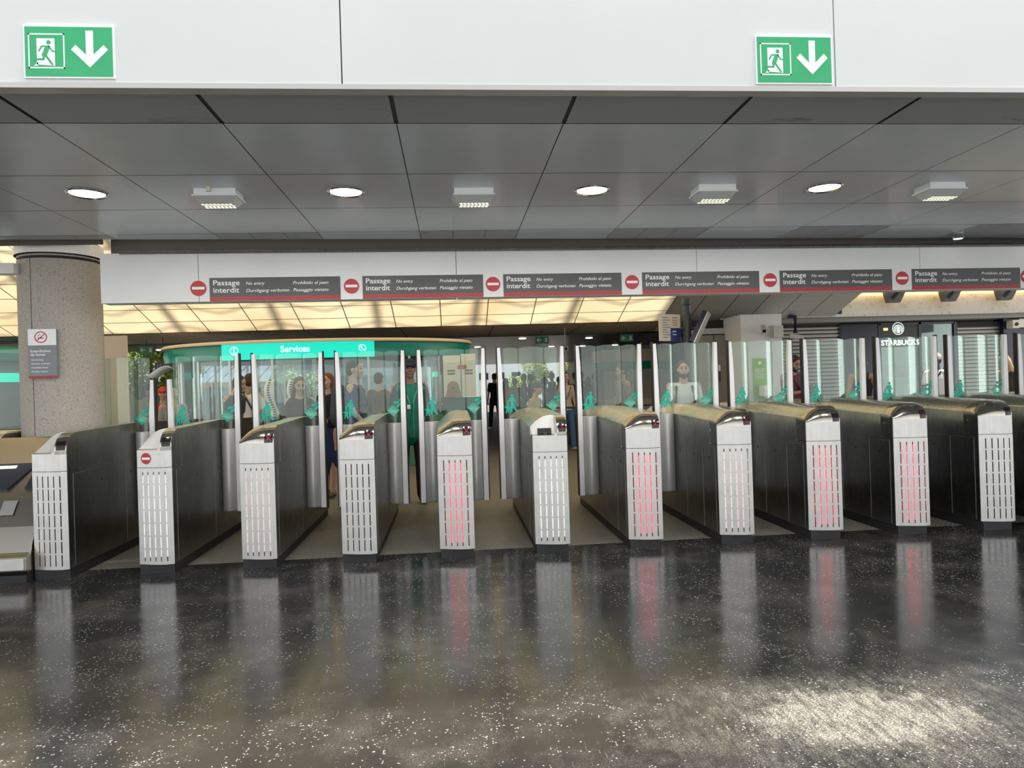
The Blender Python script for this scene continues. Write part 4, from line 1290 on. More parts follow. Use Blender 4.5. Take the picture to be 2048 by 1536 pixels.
sb = empty('slate_backdrop', (-8, 41, 0), 0, 'large slate blue clad backdrop added to darken the bright view behind the kiosk', 'building')  # added to cover the bright sky behind the kiosk glazing
g = MB().box(-22, 8.6, 0, 6, 0, 9, mat('slate_cladding', (0.13, 0.165, 0.22), 0.5)); g.build('wall', parent=sb)
for k in range(16):
    MB().box(-21+k*1.85, -20.2+k*1.85, -0.05, 0, 3.0, 3.9, M_NAVY).build('window', parent=sb)
def tree(name, x, y, z0, rad, h, n, label, seed=1, colr=M_LEAFG):
    rnd = random.Random(seed)
    e = empty(name, (x, y, 0), 0, label, 'tree', 'trees outside the hall')
    g = MB(); g.tube([(0, 0, 0), (0.1, 0, z0*0.5), (0, 0.1, h*0.7)], 0.13, 8, M_BARK, r1=0.05)
    for k in range(5):
        a = rnd.uniform(0, 6.28)
        g.tube([(0, 0, z0*0.8), (rad*0.6*math.cos(a), rad*0.6*math.sin(a), z0+rad*0.7)], 0.05, 6, M_BARK, r1=0.02)
    g.build('trunk', parent=e)
    g = MB()
    cl = [(rnd.gauss(0, 0.45)*rad, rnd.gauss(0, 0.45)*rad, z0+(h-z0)*rnd.random(), rad*rnd.uniform(0.25, 0.45)) for _ in range(16)]
    vs = []; fs = []
    for k in range(n):
        c = rnd.choice(cl)
        d = Vector((rnd.gauss(0, 1), rnd.gauss(0, 1), rnd.gauss(0, 1))).normalized()*c[3]*rnd.uniform(0.5, 1)
        p = Vector(c[:3])+d
        a = Vector((rnd.gauss(0, 1), rnd.gauss(0, 1), rnd.gauss(0, 1))).normalized()*0.07
        b = a.orthogonal().normalized()*0.045
        i0 = len(vs); vs += [p-a, p+b, p+a, p-b]; fs.append((i0, i0+1, i0+2, i0+3))
    g.add(vs, fs, colr); o = g.build('foliage', parent=e); o['kind'] = 'stuff'
tree('tree', -8.6, 20.6, 1.5, 1.2, 3.2, 6200, 'bright yellow green leafy tree seen through the second gate leaves', 3)
tree('tree', -8.0, 31.0, 1.7, 1.6, 3.4, 4000, 'leafy green tree behind the pavilion roof', 5)
tree('tree', 7.9, 42.0, 1.2, 1.8, 3.6, 4200, 'pale green tree beyond the hall, right of the crowd', 8)
tree('tree', 5.2, 44.0, 1.2, 1.6, 3.4, 3600, 'green tree beyond the hall, above the crowd', 9)
tree('tree', 10.8, 43.0, 1.2, 1.7, 3.4, 3600, 'green tree at the right end of the bright opening', 11)
lpst = empty('lamp_post', (-9.0, 17.5, 0), 0, 'slender pale lamp post outside, seen through the first gate glass', 'lamp post')
MB().tube([(0, 0, 0), (0, 0, 3.2)], 0.06, 10, mat('pale_pole', (0.6, 0.57, 0.5), 0.5), r1=0.045).build('pole', parent=lpst)
bp = empty('signal_mast', (-8.3, 16.6, 0), 0, 'dark blue mast with a cross arm outside, by the lamp post', 'mast')
MB().tube([(0, 0, 0), (0, 0, 2.6)], 0.045, 8, M_NAVY).build('pole', parent=bp)
MB().box(-0.3, 0.3, -0.03, 0.03, 2.2, 2.26, M_NAVY).build('cross_arm', parent=bp)
hsn = empty('hanging_sign', at(327, 733, 15.3), 0, 'dark hanging sign with two pale symbols near the left hall edge', 'sign')
MB().box(-0.17, 0.17, -0.02, 0.02, -0.09, 0.09, M_DARK).build('board', parent=hsn)
MB().tube([(0, 0, 0.09), (0, 0, 0.68)], 0.01, 6, M_DARK).build('hanger', parent=hsn)
t = MB(); disc(t, 0.085, 0, 0.05, -0.022, 20, M_GREYS, 0.04); stroke(t, [(-0.11, -0.05), (-0.11, 0.05)], 0.02, -0.022, M_GREYS); stroke(t, [(-0.06, -0.05), (-0.06, 0.05)], 0.02, -0.022, M_GREYS); t.build('symbols', parent=hsn)

# two wavy vertical banners in the kiosk window
for i, (px, w) in enumerate(((543, 'left one'), (588, 'right one'))):
    c = at(px, 800, 12.2)
    e = empty('banner', (c.x, 12.2, 0.98), 0, 'wavy white vertical banner with dark writing by the kiosk, '+w, 'banner', 'wavy white banners')
    g = MB(); g.grid([[(-0.07+0.14*u+0.05*math.sin(k*0.55+1.2), 0.02*math.sin(k*0.8), k*0.076) for u in (0, 0.5, 1)] for k in range(10)], M_WHITE)
    g.build('cloth', parent=e, smooth=1, solid=0.003)
    t = MB()
    for k in range(16):
        x = 0.05*math.sin(k*0.045/0.076*0.55+1.2)
        poly(t, [(x-0.02, 0.03+k*0.042), (x+0.025, 0.03+k*0.042), (x+0.025, 0.055+k*0.042), (x-0.02, 0.055+k*0.042)], -0.028, M_GREY)
    t.build('writing', parent=e)
    MB().box(-0.12, 0.12, -0.1, 0.1, -0.98, -0.0, M_DARK).build('stand', parent=e)

# advert stand with two cream cartons on a green field
c = at(920, 760, 11.9)
ad = empty('advert_stand', (c.x, 11.9, 0), 0, 'advert stand with two cream cartons and a brown animal on green', 'advert')
MB().box(-0.30, 0.30, 0, 0.05, 0.0, 1.26, M_DARK).build('stand', parent=ad)
MB().box(-0.29, 0.42, -0.012, 0, 0.88, 1.26, mat('dark_green_print', (0.01, 0.10, 0.06), 0.4)).build('green_field', parent=ad)
for x, z1 in ((-0.28, 1.86), (0.03, 1.88)):
    g = MB(); w = 0.29 if x < 0 else 0.24
    g.box(x, x+w, -0.05, 0.03, 1.27, z1, M_CARD)
    g.add([(x, -0.05, z1), (x+w, -0.05, z1), (x+w, 0.03, z1), (x, 0.03, z1), (x-0.005, -0.01, z1+0.12), (x+w+0.005, -0.01, z1+0.12)], [(0, 1, 5, 4), (3, 4, 5, 2), (0, 4, 3), (1, 2, 5)], M_CARD)
    g.build('carton', parent=ad)
t = MB()
for x, z in ((-0.21, 1.70), (0.09, 1.70)):
    for k in range(2): poly(t, [(x, z-k*0.05), (x+0.13, z-k*0.05), (x+0.13, z-k*0.05+0.03), (x, z-k*0.05+0.03)], -0.052, M_GREY)
poly(t, [(-0.04, 1.74), (0.12, 1.74), (0.12, 1.81), (-0.04, 1.81)], -0.054, M_ORANGE)
t.build('print', parent=ad)
t = MB(); M_TAN = mat('tan_print', (0.30, 0.20, 0.11), 0.6)
disc(t, -0.12, 1.44, 0.10, -0.0525, 20, M_TAN); poly(t, [(-0.26, 1.27), (0.03, 1.27), (-0.03, 1.46), (-0.20, 1.46)], -0.053, M_TAN)
disc(t, -0.12, 1.42, 0.018, -0.0545, 10, M_SEAM)
t.build('brown_figure', parent=ad)

# handrail of the hall seen through the leaves
hr = empty('handrail', (0, 0, 0), 0, 'dark horizontal handrail crossing behind the right gate leaves', 'handrail')
MB().tube([(0.9, 11.12, 1.05), (4.55, 11.12, 1.05)], 0.018, 8, M_DARK).build('rail', parent=hr)
for x in (0.95, 2.7, 4.5):
    MB().tube([(x, 11.12, 0), (x, 11.12, 1.05)], 0.02, 8, M_DARK).build('post', parent=hr)
struct(MB().box(6.4, 6.5, 16.9, 38, 0, 2.62, M_BROWN).build('wall_hall'))
struct(MB().box(5.6, 6.4, 26.0, 26.1, 0, 2.62, M_CARD).build('wall_hall'))
# side counter and the green banded booth deep in the hall
bo = empty('ticket_booth', (4.7, 17.2, 0), 0, 'cream and green ticket booth deep in the hall beside the taupe wall', 'booth')
MB().box(-0.9, 0.8, 0, 1.2, 0, 1.0, M_CARD).build('counter', parent=bo)
MB().box(-0.9, 0.8, 0.02, 1.2, 1.0, 1.95, mat('booth_cream', (0.5, 0.45, 0.36), 0.5)).build('wall', parent=bo)
MB().box(-0.95, 0.85, -0.05, 1.2, 1.75, 1.95, M_GREEN).build('green_band', parent=bo)
MB().box(-0.95, 0.85, -0.06, 1.2, 1.95, 2.25, M_CREAM).build('cornice', parent=bo)

# ------------------------------------------------------------------ people
def capsule(mb, p0, r0, p1, r1, fl=1.0, n=10):
    p0, p1 = Vector(p0), Vector(p1)
    ax = p1-p0
    if ax.length < 1e-5: ax = Vector((0, 0, 1e-4))
    t = ax.normalized()
    a = t.cross(Vector((0, 1, 0)))
    if a.length < 0.1: a = t.cross(Vector((1, 0, 0)))
    a.normalize(); b = t.cross(a)
    rings = []
    for k in range(5):
        w = -PI/2+PI/2*k/4
        rings.append((p0+t*r0*math.sin(w), r0*math.cos(w)))
    for k in range(5):
        w = PI/2*k/4
        rings.append((p1+t*r1*math.sin(w), r1*math.cos(w)))
    vs = []
    for c, r in rings:
        r = max(r, 1e-4)
        for j in range(n):
            w = 2*PI*j/n
            v = c+(a*math.cos(w)+b*math.sin(w))*r
            v.y = c.y+(v.y-c.y)*fl
            vs.append(v)
    m = len(rings)
    fs = [(i*n+j, i*n+(j+1) % n, (i+1)*n+(j+1) % n, (i+1)*n+j) for i in range(m-1) for j in range(n)]
    fs += [tuple(range(n))[::-1], tuple(range((m-1)*n, m*n))]
    mb.add(vs, fs)

def ball(mb, c, rx, ry, rz, n=14):
    vs = []; m = 9
    for k in range(m):
        w = -PI/2+PI*k/(m-1); r = max(math.cos(w), 1e-3)
        for j in range(n):
            vs.append((c[0]+rx*r*math.cos(2*PI*j/n), c[1]+ry*r*math.sin(2*PI*j/n), c[2]+rz*math.sin(w)))
    fs = [(i*n+j, i*n+(j+1) % n, (i+1)*n+(j+1) % n, (i+1)*n+j) for i in range(m-1) for j in range(n)]
    fs += [tuple(range(n))[::-1], tuple(range((m-1)*n, m*n))]
    mb.add(vs, fs)

def flesh(mb, name, m, parent, vox, smooth_it=3):
    o = MB.build(mb, name, m, parent)
    r = o.modifiers.new('remesh', 'REMESH'); r.mode = 'VOXEL'; r.voxel_size = vox; r.use_smooth_shade = True
    s_ = o.modifiers.new('smooth', 'SMOOTH'); s_.factor = 0.5; s_.iterations = smooth_it
    return o

def elbow(s, w, l1, l2, hint):
    s, w = Vector(s), Vector(w)
    d = w-s; L = min(d.length, (l1+l2)*0.995)
    w = s+d.normalized()*L
    a = (l1*l1-l2*l2+L*L)/(2*L); h = math.sqrt(max(l1*l1-a*a, 0))
    h_ = Vector(hint); h_ = (h_-d.normalized()*h_.dot(d.normalized())).normalized()
    return s+d.normalized()*a+h_*h, w

def cloth(name, col, rough=0.85):
    m = mat(name, col, rough)
    return m

def person(label, X, Y, H, rz=0.0, skin=(0.55, 0.35, 0.26), top=(0.1, 0.1, 0.12), bottom=(0.03, 0.04, 0.08), hair=(0.03, 0.02, 0.015),
           female=False, longhair=False, cap=None, sleeves='short', legs='trousers', wl=None, wr=None, nod=0.0, face=True, vox=0.014, stride=0.12,
           lean=0.0, extra=None, group=None, shoe=(0.03, 0.03, 0.03), hint=(0, 0.3, -1), beard=False, hands=True):
    e = empty('person', (X, Y, 0), rz, label, 'person', group)
    k = H/1.75
    e.scale = (k, k, k)
    key = lambda c: 'cloth_%02d_%02d_%02d' % tuple(int(v*99) for v in c)
    msk = mat('skin_%02d_%02d_%02d' % tuple(int(v*99) for v in skin), skin, 0.55)
    mt, mb_, mh = cloth(key(top), top), cloth(key(bottom), bottom), mat('hair_%02d_%02d_%02d' % tuple(int(v*99) for v in hair), hair, 0.6)
    sw = 0.155 if female else 0.178
    hw = 0.10 if female else 0.095
    def ln(z): return -(z-0.95)*math.sin(lean) if z > 0.95 else 0.0       # forward lean
    S_ = {sd: Vector((sd*sw, ln(1.42), 1.42)) for sd in (-1, 1)}
    Wd = {-1: wl or (-0.235, -0.06, 0.87), 1: wr or (0.235, -0.02, 0.87)}
    A = {}
    for sd in (-1, 1):
        A[sd] = elbow(S_[sd], Wd[sd], 0.285, 0.255, (sd*0.25+hint[0], hint[1], hint[2]))
    Lg = {sd: (Vector((sd*hw, 0, 0.93)), Vector((sd*(hw+0.005), -0.02-sd*stride*0.4, 0.50)), Vector((sd*(hw+0.005), 0.02-sd*stride, 0.085))) for sd in (-1, 1)}
    # body
    b = MB()
    hc = Vector((0, ln(1.63)-0.01-math.sin(nod)*0.09, 1.635-0.02*abs(math.sin(nod))))
    rot = Matrix.Rotation(nod, 3, 'X')
    def hp(x, y, z): return hc+rot @ Vector((x, y, z))
    h_ = MB()
    ball(h_, (0, 0.005, 0.025), 0.074, 0.092, 0.092)
    ball(h_, (0, -0.018, -0.045), 0.056, 0.066, 0.07)
    capsule(h_, (0, -0.072, -0.088), 0.020, (0, -0.066, -0.082), 0.022)
    capsule(h_, (0, -0.084, 0.012), 0.009, (0, -0.103, -0.024), 0.0125)
    for sd in (-1, 1):
        ball(h_, (sd*0.074, 0.012, -0.005), 0.011, 0.018, 0.030, 8)
        capsule(h_, (sd*0.032, -0.068, -0.028), 0.022, (sd*0.04, -0.05, -0.02), 0.025)
    capsule(h_, (-0.022, -0.083, -0.055), 0.008, (0.022, -0.083, -0.055), 0.008)
    h_.v = [tuple(hc+rot @ Vector(v)) for v in h_.v]
    b.v += h_.v; b.f += h_.f; b.m += h_.m
    capsule(b, (0, ln(1.42)+0.01, 1.44), 0.060, hp(0, 0.015, -0.05), 0.052)
    capsule(b, (-sw*0.8, ln(1.4), 1.415), 0.05, (sw*0.8, ln(1.4), 1.415), 0.05)
    capsule(b, (0, ln(1.28), 1.28), 0.150 if not female else 0.132, (0, ln(1.1), 1.08), 0.128 if not female else 0.11, 0.66)
    capsule(b, (0, 0.0, 0.98), 0.145, (0, 0, 0.92), 0.135, 0.72)
    for sd in (-1, 1):
        el, wr_ = A[sd]
        capsule(b, S_[sd], 0.050, el, 0.038); capsule(b, el, 0.038, wr_, 0.026)
        d = (wr_-el).normalized()
        sidev = d.cross(Vector((sd, 0, 0)));
        if sidev.length < 0.2: sidev = Vector((0, 1, 0))
        sidev.normalize()
        thn = d.cross(sidev).normalized()
        if thn.y > 0: thn = -thn
        pm = wr_+d*0.055
        if hands:
            for q in (-1, 0, 1):
                capsule(b, wr_+sidev*q*0.016, 0.016, wr_+d*0.075+sidev*q*0.024, 0.0145, n=8)
            for q, ll in zip((-1.5, -0.5, 0.5, 1.5), (0.062, 0.078, 0.072, 0.055)):
                p0 = wr_+d*0.078+sidev*q*0.020
                p1 = p0+d*ll*0.5+sidev*q*0.003+thn*0.008
                p2 = p1+d*ll*0.32+thn*ll*0.38
                capsule(b, p0, 0.0095, p1, 0.0088, n=8); capsule(b, p1, 0.0088, p2, 0.0075, n=8)
            p0 = wr_+d*0.02-sidev*0.026
            capsule(b, p0, 0.012, p0+d*0.04-sidev*0.022+thn*0.02, 0.0105, n=8)
            capsule(b, p0+d*0.04-sidev*0.022+thn*0.02, 0.0105, p0+d*0.068-sidev*0.016+thn*0.032, 0.009, n=8)
        else:
            capsule(b, wr_, 0.03, wr_+d*0.11, 0.028)
        hip, kn, an = Lg[sd]
        capsule(b, hip, 0.078, kn, 0.052); capsule(b, kn, 0.052, kn+(an-kn)*0.35+Vector((0, 0.015, 0)), 0.052); capsule(b, kn+(an-kn)*0.35+Vector((0, 0.015, 0)), 0.052, an, 0.034)
        capsule(b, an+Vector((0, 0.02, -0.045)), 0.036, an+Vector((sd*0.02, -0.15, -0.055)), 0.027)
    flesh(b, 'body', msk, e, min(vox, 0.0095 if hands and vox < 0.015 else vox), 2)
    # shirt
    g = MB(); ad_ = 0.016
    capsule(g, (-sw*0.82, ln(1.4), 1.405), 0.056+ad_*0.4, (sw*0.82, ln(1.4), 1.405), 0.056+ad_*0.4)
    capsule(g, (0, ln(1.28), 1.29), (0.152 if not female else 0.134)+ad_, (0, ln(1.1), 1.08), (0.132 if not female else 0.112)+ad_, 0.72)
    capsule(g, (0, ln(1.08), 1.08), (0.132 if not female else 0.115)+ad_, (0, 0.0, 0.96 if legs != 'skirt' else 1.02), 0.150+ad_, 0.74)
    if sleeves != 'none':
        for sd in (-1, 1):
            el, wr_ = A[sd]
            if sleeves == 'short': capsule(g, S_[sd]+Vector((-sd*0.012, 0, -0.012)), 0.060, S_[sd]+(el-S_[sd])*0.72, 0.054)
            else:
                capsule(g, S_[sd]+Vector((-sd*0.012, 0, -0.012)), 0.060, el, 0.050); capsule(g, el, 0.052, el+(wr_-el)*0.9, 0.042)
    flesh(g, 'shirt', mt, e, vox)
    # trousers or skirt
    g = MB()
    capsule(g, (0, 0, 0.98), 0.152, (0, 0, 0.90), 0.150, 0.76)
    if legs == 'skirt':
        capsule(g, (0, 0, 0.95), 0.155, (0, 0, 0.50), 0.20, 0.8)
        g2 = flesh(g, 'skirt', mb_, e, vox)
    else:
        for sd in (-1, 1):
            hip, kn, an = Lg[sd]
            capsule(g, hip, 0.094, kn, 0.070)
            if legs == 'trousers': capsule(g, kn, 0.070, an+Vector((0, 0, 0.01)), 0.060)
        flesh(g, 'trousers', mb_, e, vox)
    g = MB()
    for sd in (-1, 1):
        an = Lg[sd][2]
        capsule(g, an+Vector((0, 0.03, -0.042)), 0.043, an+Vector((sd*0.02, -0.17, -0.052)), 0.033)
    flesh(g, 'shoes', mat('shoe_%02d' % int(shoe[0]*99), shoe, 0.5), e, vox)
    # hair
    g = MB()
    ball(g, (0, 0.018, 0.045), 0.083, 0.093, 0.085)
    ball(g, (0, 0.045, 0.0), 0.078, 0.070, 0.085)
    if longhair:
        capsule(g, (0, 0.06, 0.0), 0.075, (0, 0.075, -0.20), 0.07)
        for sd in (-1, 1): capsule(g, (sd*0.065, 0.02, 0.02), 0.028, (sd*0.085, 0.03, -0.20), 0.035)
    g.v = [tuple(hc+rot @ Vector(v)) for v in g.v]
    flesh(g, 'hair', mh, e, min(vox, 0.012))
    if cap:
        g = MB()
        ball(g, (0, 0.01, 0.055), 0.09, 0.105, 0.085)
        capsule(g, (-0.03, -0.09, 0.06), 0.02, (0.03, -0.09, 0.06), 0.02); capsule(g, (-0.035, -0.12, 0.05), 0.016, (0.035, -0.12, 0.05), 0.016); capsule(g, (-0.025, -0.155, 0.042), 0.013, (0.025, -0.155, 0.042), 0.013)
        g.v = [tuple(hc+rot @ Vector(v)) for v in g.v]
        flesh(g, 'cap', cloth(key(cap), cap), e, min(vox, 0.012))
    if beard:
        g = MB()
        capsule(g, (-0.045, -0.045, -0.075), 0.028, (0.045, -0.045, -0.075), 0.028); capsule(g, (0, -0.07, -0.095), 0.028, (0, -0.072, -0.085), 0.028)
        g.v = [tuple(hc+rot @ Vector(v)) for v in g.v]
        flesh(g, 'beard', mh, e, 0.01)
    if face:
        g = MB()
        for sd in (-1, 1):
            ball(g, (sd*0.030, -0.083, 0.014), 0.012, 0.009, 0.007, 8)
            capsule(g, (sd*0.016, -0.089, 0.036), 0.0045, (sd*0.044, -0.082, 0.038), 0.004, n=6)
        g.v = [tuple(hc+rot @ Vector(v)) for v in g.v]
        g.build('eyes', mat('dark_eye', (0.03, 0.02, 0.02), 0.3), e, smooth=1)
        g = MB(); capsule(g, (-0.020, -0.091, -0.055), 0.0045, (0.020, -0.091, -0.055), 0.0045, n=6)
        g.v = [tuple(hc+rot @ Vector(v)) for v in g.v]
        g.build('mouth', mat('lips', (0.35, 0.12, 0.10), 0.5), e, smooth=1)
    if extra: extra(e, dict(A=A, S=S_, hc=hc, vox=vox, ln=ln))
    return e

def strap(col=(0.01, 0.01, 0.012), sd=1, name='strap'):
    def f(e, c):
        pts = [(-sd*0.13, 0.11, 1.15), (-sd*0.02, 0.13, 1.35), (sd*0.10, 0.06, 1.478), (sd*0.09, -0.07, 1.42), (sd*0.0, -0.135, 1.25), (-sd*0.13, -0.12, 1.05), (-sd*0.19, -0.02, 0.98)]
        MB().tube(pts, 0.014, 8, mat('strap_%02d' % int(col[0]*99), col, 0.6)).build(name, parent=e, smooth=1)
    return f
def backpack(col, straps=True):
    def f(e, c):
        g = MB(); capsule(g, (0, 0.20, 1.36), 0.13, (0, 0.21, 1.10), 0.15, 0.62)
        flesh(g, 'backpack', cloth('pack_%02d_%02d' % (int(col[0]*99), int(col[1]*99)), col), e, 0.014)
        for sd in (-1, 1):
            MB().tube([(sd*0.09, 0.13, 1.30), (sd*0.10, 0.06, 1.475), (sd*0.105, -0.08, 1.40), (sd*0.12, -0.12, 1.22), (sd*0.15, 0.02, 1.08)], 0.016, 8, cloth('pack_strap', (0.02, 0.02, 0.025))).build('shoulder_strap', parent=e, smooth=1)
    return f

# staff member in the lane gap
def vest(e, c):
    g = MB()
    M_V = cloth('green_vest', (0.0, 0.20, 0.14), 0.6)
    capsule(g, (-0.15, 0, 1.40), 0.066, (0.15, 0, 1.40), 0.066)
    capsule(g, (0, 0, 1.29), 0.178, (0, 0, 1.08), 0.165, 0.78); capsule(g, (0, 0, 1.08), 0.165, (0, 0, 0.86), 0.175, 0.78)
    flesh(g, 'vest', M_V, e, 0.012)
    t_ = MB()
    for sd in (-1, 1):
        t_.tube([(sd*0.085, -0.02, 1.475), (sd*0.075, -0.115, 1.38), (sd*0.02, -0.150, 1.22), (sd*0.02, -0.150, 0.80)], 0.008, 6)
    t_.build('piping', mat('pale_green_piping', (0.10, 0.45, 0.36), 0.5), e, smooth=1)
    MB().box(-0.055, -0.015, -0.165, -0.158, 1.15, 1.20, M_WHITE).build('badge', parent=e)
person('person in green vest, dark cap and black trousers in a lane gap', -0.545, 8.95, 1.80, 0.15, top=(0.01, 0.01, 0.012), bottom=(0.008, 0.008, 0.01), cap=(0.012, 0.018, 0.045),
       skin=(0.30, 0.17, 0.12), extra=vest, sleeves='long', wl=(-0.26, -0.03, 0.86), stride=0.10)
person('person with reddish hair, black top and blue skirt in a lane gap', -1.70, 9.69, 1.68, -0.5, female=True, longhair=True, hair=(0.20, 0.05, 0.02), skin=(0.60, 0.36, 0.26),
       top=(0.012, 0.012, 0.015), bottom=(0.02, 0.035, 0.14), legs='skirt', sleeves='long', wl=(-0.12, -0.22, 1.10), wr=(0.14, -0.22, 1.08), shoe=(0.10, 0.06, 0.04))
person('person with straight brown hair behind the third gate glass', -1.98, 9.2, 1.63, 0.4, female=True, longhair=True, hair=(0.10, 0.075, 0.06), top=(0.05, 0.035, 0.03), bottom=(0.02, 0.02, 0.03), nod=0.25)
person('tall person in a navy shirt seen in profile behind the fourth gate glass', -1.22, 8.8, 1.81, R(82), top=(0.02, 0.04, 0.14), bottom=(0.02, 0.03, 0.06), hair=(0.03, 0.03, 0.03), skin=(0.52, 0.34, 0.26),
       wl=(-0.2, -0.2, 0.95), extra=backpack((0.05, 0.06, 0.08)))
person('person in a brown jacket turned away behind the fourth gate glass', -1.25, 12.0, 1.72, PI*0.9, top=(0.10, 0.08, 0.06), bottom=(0.03, 0.03, 0.03), sleeves='long', face=False, hair=(0.05, 0.03, 0.02))
person('person in white shirt with black shoulder strap, gap right of the second gate', -3.10, 11.0, 1.74, R(160), top=(0.72, 0.70, 0.66), bottom=(0.03, 0.035, 0.05), hair=(0.05, 0.02, 0.012), skin=(0.42, 0.22, 0.15), extra=strap(), face=False)
person('person with dark curly hair bending forward behind the second gate glass', -3.22, 10.3, 1.70, R(70), top=(0.05, 0.07, 0.07), bottom=(0.03, 0.03, 0.04), hair=(0.035, 0.028, 0.022), lean=0.25, nod=0.3)
person('person in a red top carrying a bag in the gap of the leftmost lane', -4.88, 12.2, 1.58, 0.3, top=(0.35, 0.03, 0.03), bottom=(0.02, 0.015, 0.015), hair=(0.02, 0.015, 0.012), cap=(0.5, 0.04, 0.03), skin=(0.45, 0.28, 0.18), extra=strap((0.5, 0.42, 0.25)))
person('person in a grey camouflage jacket behind the second gate glass', -4.45, 11.5, 1.56, R(200), top=(0.30, 0.28, 0.24), bottom=(0.05, 0.05, 0.06), sleeves='long', face=False, hair=(0.42, 0.38, 0.32), nod=0.2)
person('dark dressed person with white shoes walking, left of the ticket slot gate', 1.38, 23.0, 1.84, R(200), top=(0.015, 0.012, 0.014), bottom=(0.008, 0.010, 0.02), shoe=(0.7, 0.7, 0.7), vox=0.016, face=False, stride=0.2)
person('person in a dark green cap and dark backpack behind the ticket slot gate', 1.20, 10.6, 1.47, R(60), top=(0.40, 0.28, 0.16), bottom=(0.04, 0.04, 0.05), cap=(0.02, 0.07, 0.045), skin=(0.45, 0.27, 0.19), extra=backpack((0.035, 0.045, 0.06)), lean=0.15, sleeves='long')
person('person in cream shirt, blue jeans and patterned bag, right of the ticket slot gate', 2.44, 14.9, 1.68, R(20), female=True, longhair=True, hair=(0.10, 0.045, 0.02), top=(0.55, 0.48, 0.38), bottom=(0.06, 0.14, 0.28), skin=(0.60, 0.38, 0.28), extra=strap((0.25, 0.17, 0.10)), shoe=(0.5, 0.45, 0.35))
person('person in black close behind the jeans wearer in the gap', 2.86, 16.0, 1.70, R(190), top=(0.008, 0.01, 0.018), bottom=(0.01, 0.01, 0.02), sleeves='long', face=False)
person('person in a grey shirt in profile behind the seventh gate glass', 3.02, 12.2, 1.74, R(-75), top=(0.18, 0.15, 0.14), bottom=(0.03, 0.03, 0.04), hair=(0.025, 0.02, 0.02), skin=(0.35, 0.22, 0.16), nod=0.15)
person('bearded reflected person in white shirt with backpack straps, built solid behind the eighth gate', 2.94, 8.66, 1.68, R(-12), top=(0.66, 0.66, 0.64), bottom=(0.04, 0.045, 0.06), hair=(0.05, 0.035, 0.03), skin=(0.50, 0.32, 0.26), beard=True, extra=backpack((0.02, 0.02, 0.03)), sleeves='short')  # solid figure in place of a reflection in the gate glass

def phone(e, c):
    p = (c['A'][-1][1]+c['A'][1][1])/2
    g = MB().box(p.x-0.075, p.x+0.075, p.y-0.075, p.y-0.065, p.z+0.03, p.z+0.105, M_BLACK); g.build('phone', parent=e, bevel=0.004)
    strap((0.015, 0.015, 0.02), -1)(e, c)
person('bearded person in a maroon shirt looking down at a phone in both hands', 5.375, 10.6, 1.77, R(14), top=(0.15, 0.045, 0.045), bottom=(0.03, 0.03, 0.04), hair=(0.018, 0.013, 0.012), skin=(0.42, 0.23, 0.17), beard=True, nod=0.5,
       wl=(-0.085, -0.27, 1.18), wr=(0.085, -0.27, 1.18), extra=phone)
def tank(e, c):
    g = MB()
    for sd in (-1, 1):
        g.tube([(sd*0.07, 0.10, 1.33), (sd*0.085, 0.05, 1.47), (sd*0.075, -0.07, 1.43)], 0.012, 6)
    g.build('top_strap', cloth('black_top', (0.01, 0.01, 0.02)), e, smooth=1)
pt = person('person with short dark hair in black tank top, back turned', 6.50, 10.55, 1.74, R(150), top=(0.01, 0.01, 0.022), bottom=(0.05, 0.08, 0.14), hair=(0.02, 0.015, 0.015), skin=(0.50, 0.28, 0.19), sleeves='none', female=True, face=False, extra=tank, nod=0.1)
# the tank top ends below the shoulders
for ch in pt.children:
    if ch.name.startswith('shirt'):
        me = ch.data
        for v in me.vertices:
            if v.co.z > 1.36: v.co.z = 1.36+(v.co.z-1.36)*0.05
            if v.co.z > 1.30: v.co.x *= 0.80
def satchel(e, c):
    strap((0.012, 0.012, 0.012), 1)(e, c)
    g = MB(); capsule(g, (0.24, 0.02, 0.92), 0.07, (0.24, 0.02, 0.80), 0.08, 0.8); flesh(g, 'satchel', cloth('tan_satchel', (0.30, 0.22, 0.10)), e, 0.014)
person('person in white shirt and pale cap with black strap, by the coffee shop', 8.82, 12.0, 1.77, R(-55), top=(0.78, 0.78, 0.78), bottom=(0.20, 0.14, 0.10), hair=(0.015, 0.012, 0.01), skin=(0.06, 0.04, 0.035), cap=(0.70, 0.62, 0.48),
       wl=(-0.10, -0.28, 1.06), extra=satchel)
person('blonde person in a dark flowered top bending over at the right', 9.82, 11.4, 1.70, R(-70), female=True, longhair=True, hair=(0.70, 0.52, 0.28), top=(0.055, 0.05, 0.03), bottom=(0.03, 0.02, 0.03), skin=(0.45, 0.30, 0.22), lean=0.35, nod=0.4, sleeves='long')

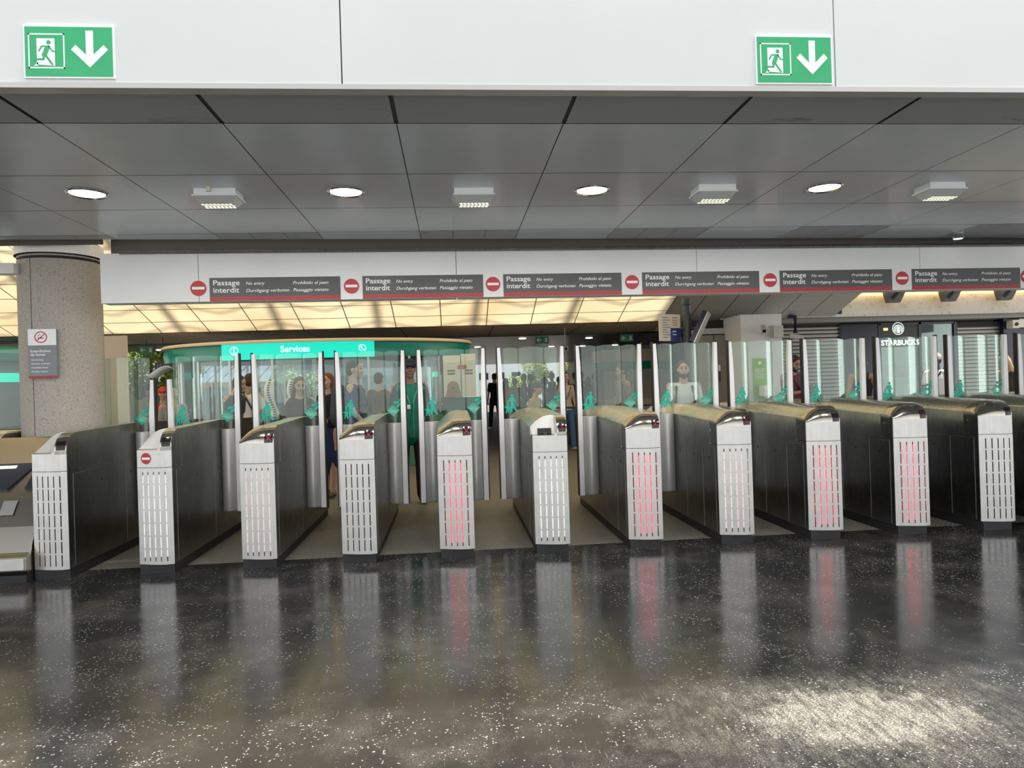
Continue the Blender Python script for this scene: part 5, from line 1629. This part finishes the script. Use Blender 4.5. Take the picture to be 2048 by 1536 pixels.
# crowd in the hall and outside, each one a person of its own
crowd_cols = [((0.45, 0.05, 0.06), 'red shirt'), ((0.10, 0.14, 0.22), 'slate blue shirt'), ((0.06, 0.11, 0.09), 'dark green shirt'), ((0.50, 0.40, 0.30), 'sand coloured shirt'),
              ((0.65, 0.63, 0.60), 'white shirt'), ((0.03, 0.04, 0.08), 'navy shirt'), ((0.55, 0.16, 0.24), 'pink top'), ((0.16, 0.15, 0.14), 'charcoal shirt')]
rnd = random.Random(4)
cx_ = [(1012, 'seen in the gap'), (1030, ''), (1048, ''), (1062, ''), (1090, ''), (1104, ''), (1118, ''), (1163, ''), (1176, ''), (1190, ''), (1203, ''), (1218, ''), (1230, '')]
for i, (px, _) in enumerate(cx_):
    Y = 19.5+rnd.uniform(0, 4.5)
    c = at(px, 770, Y)
    col, w = crowd_cols[(i*3) % 8]
    where = 'behind ticket slot gate' if px < 1125 else 'behind seventh gate'
    pos = ['leftmost', 'second', 'third', 'fourth', 'fifth', 'sixth', 'rightmost'][i if i < 7 else i-7]
    person('far person in %s, %s from left in crowd %s' % (w, pos, where) if pos not in ('leftmost', 'rightmost') else 'far person in %s, %s in crowd %s' % (w, pos, where),
           c.x, Y, rnd.uniform(1.62, 1.86), rnd.uniform(0, 6.28), top=col, bottom=(0.03, 0.04, 0.06), female=i % 2 == 0, longhair=i % 4 == 0, vox=0.022, face=False, hands=False, group='hall crowd')
out = [(8, 13.6, 'leftmost beyond the far left glass'), (22, 12.8, 'middle one beyond the far left glass'), (33, 13.4, 'nearest the pillar beyond the far left glass')]
for i, (px, Y, w) in enumerate(out):
    c = at(px, 790, Y); col, cn = crowd_cols[(i*2+4) % 8]
    person('distant person in a %s, %s' % (cn, w), c.x, Y-1.6, 1.66+0.06*i, 0.3*i-0.2, top=col, vox=0.02, hands=False, group='people beyond the left glass')
out = [(222, 18.5, 4, 'leftmost behind the first gate glass'), (240, 19.5, 4, 'by the lamp post behind the first gate glass'), (256, 18, 6, 'right half of the first gate glass'), (281, 17, 3, 'behind the right leaf of the first gate'), (293, 20, 5, 'under the tree behind the first gate')]
for i, (px, Y, ci, w) in enumerate(out):
    c = at(px, 790, Y); col, cn = crowd_cols[ci]
    person('distant person in a %s, %s' % (cn, w), c.x, Y, 1.60+0.05*i, 1.1*i, top=col, vox=0.022, hands=False, face=False, female=i % 2 == 1, longhair=i == 3, group='people outside beyond the first gate')
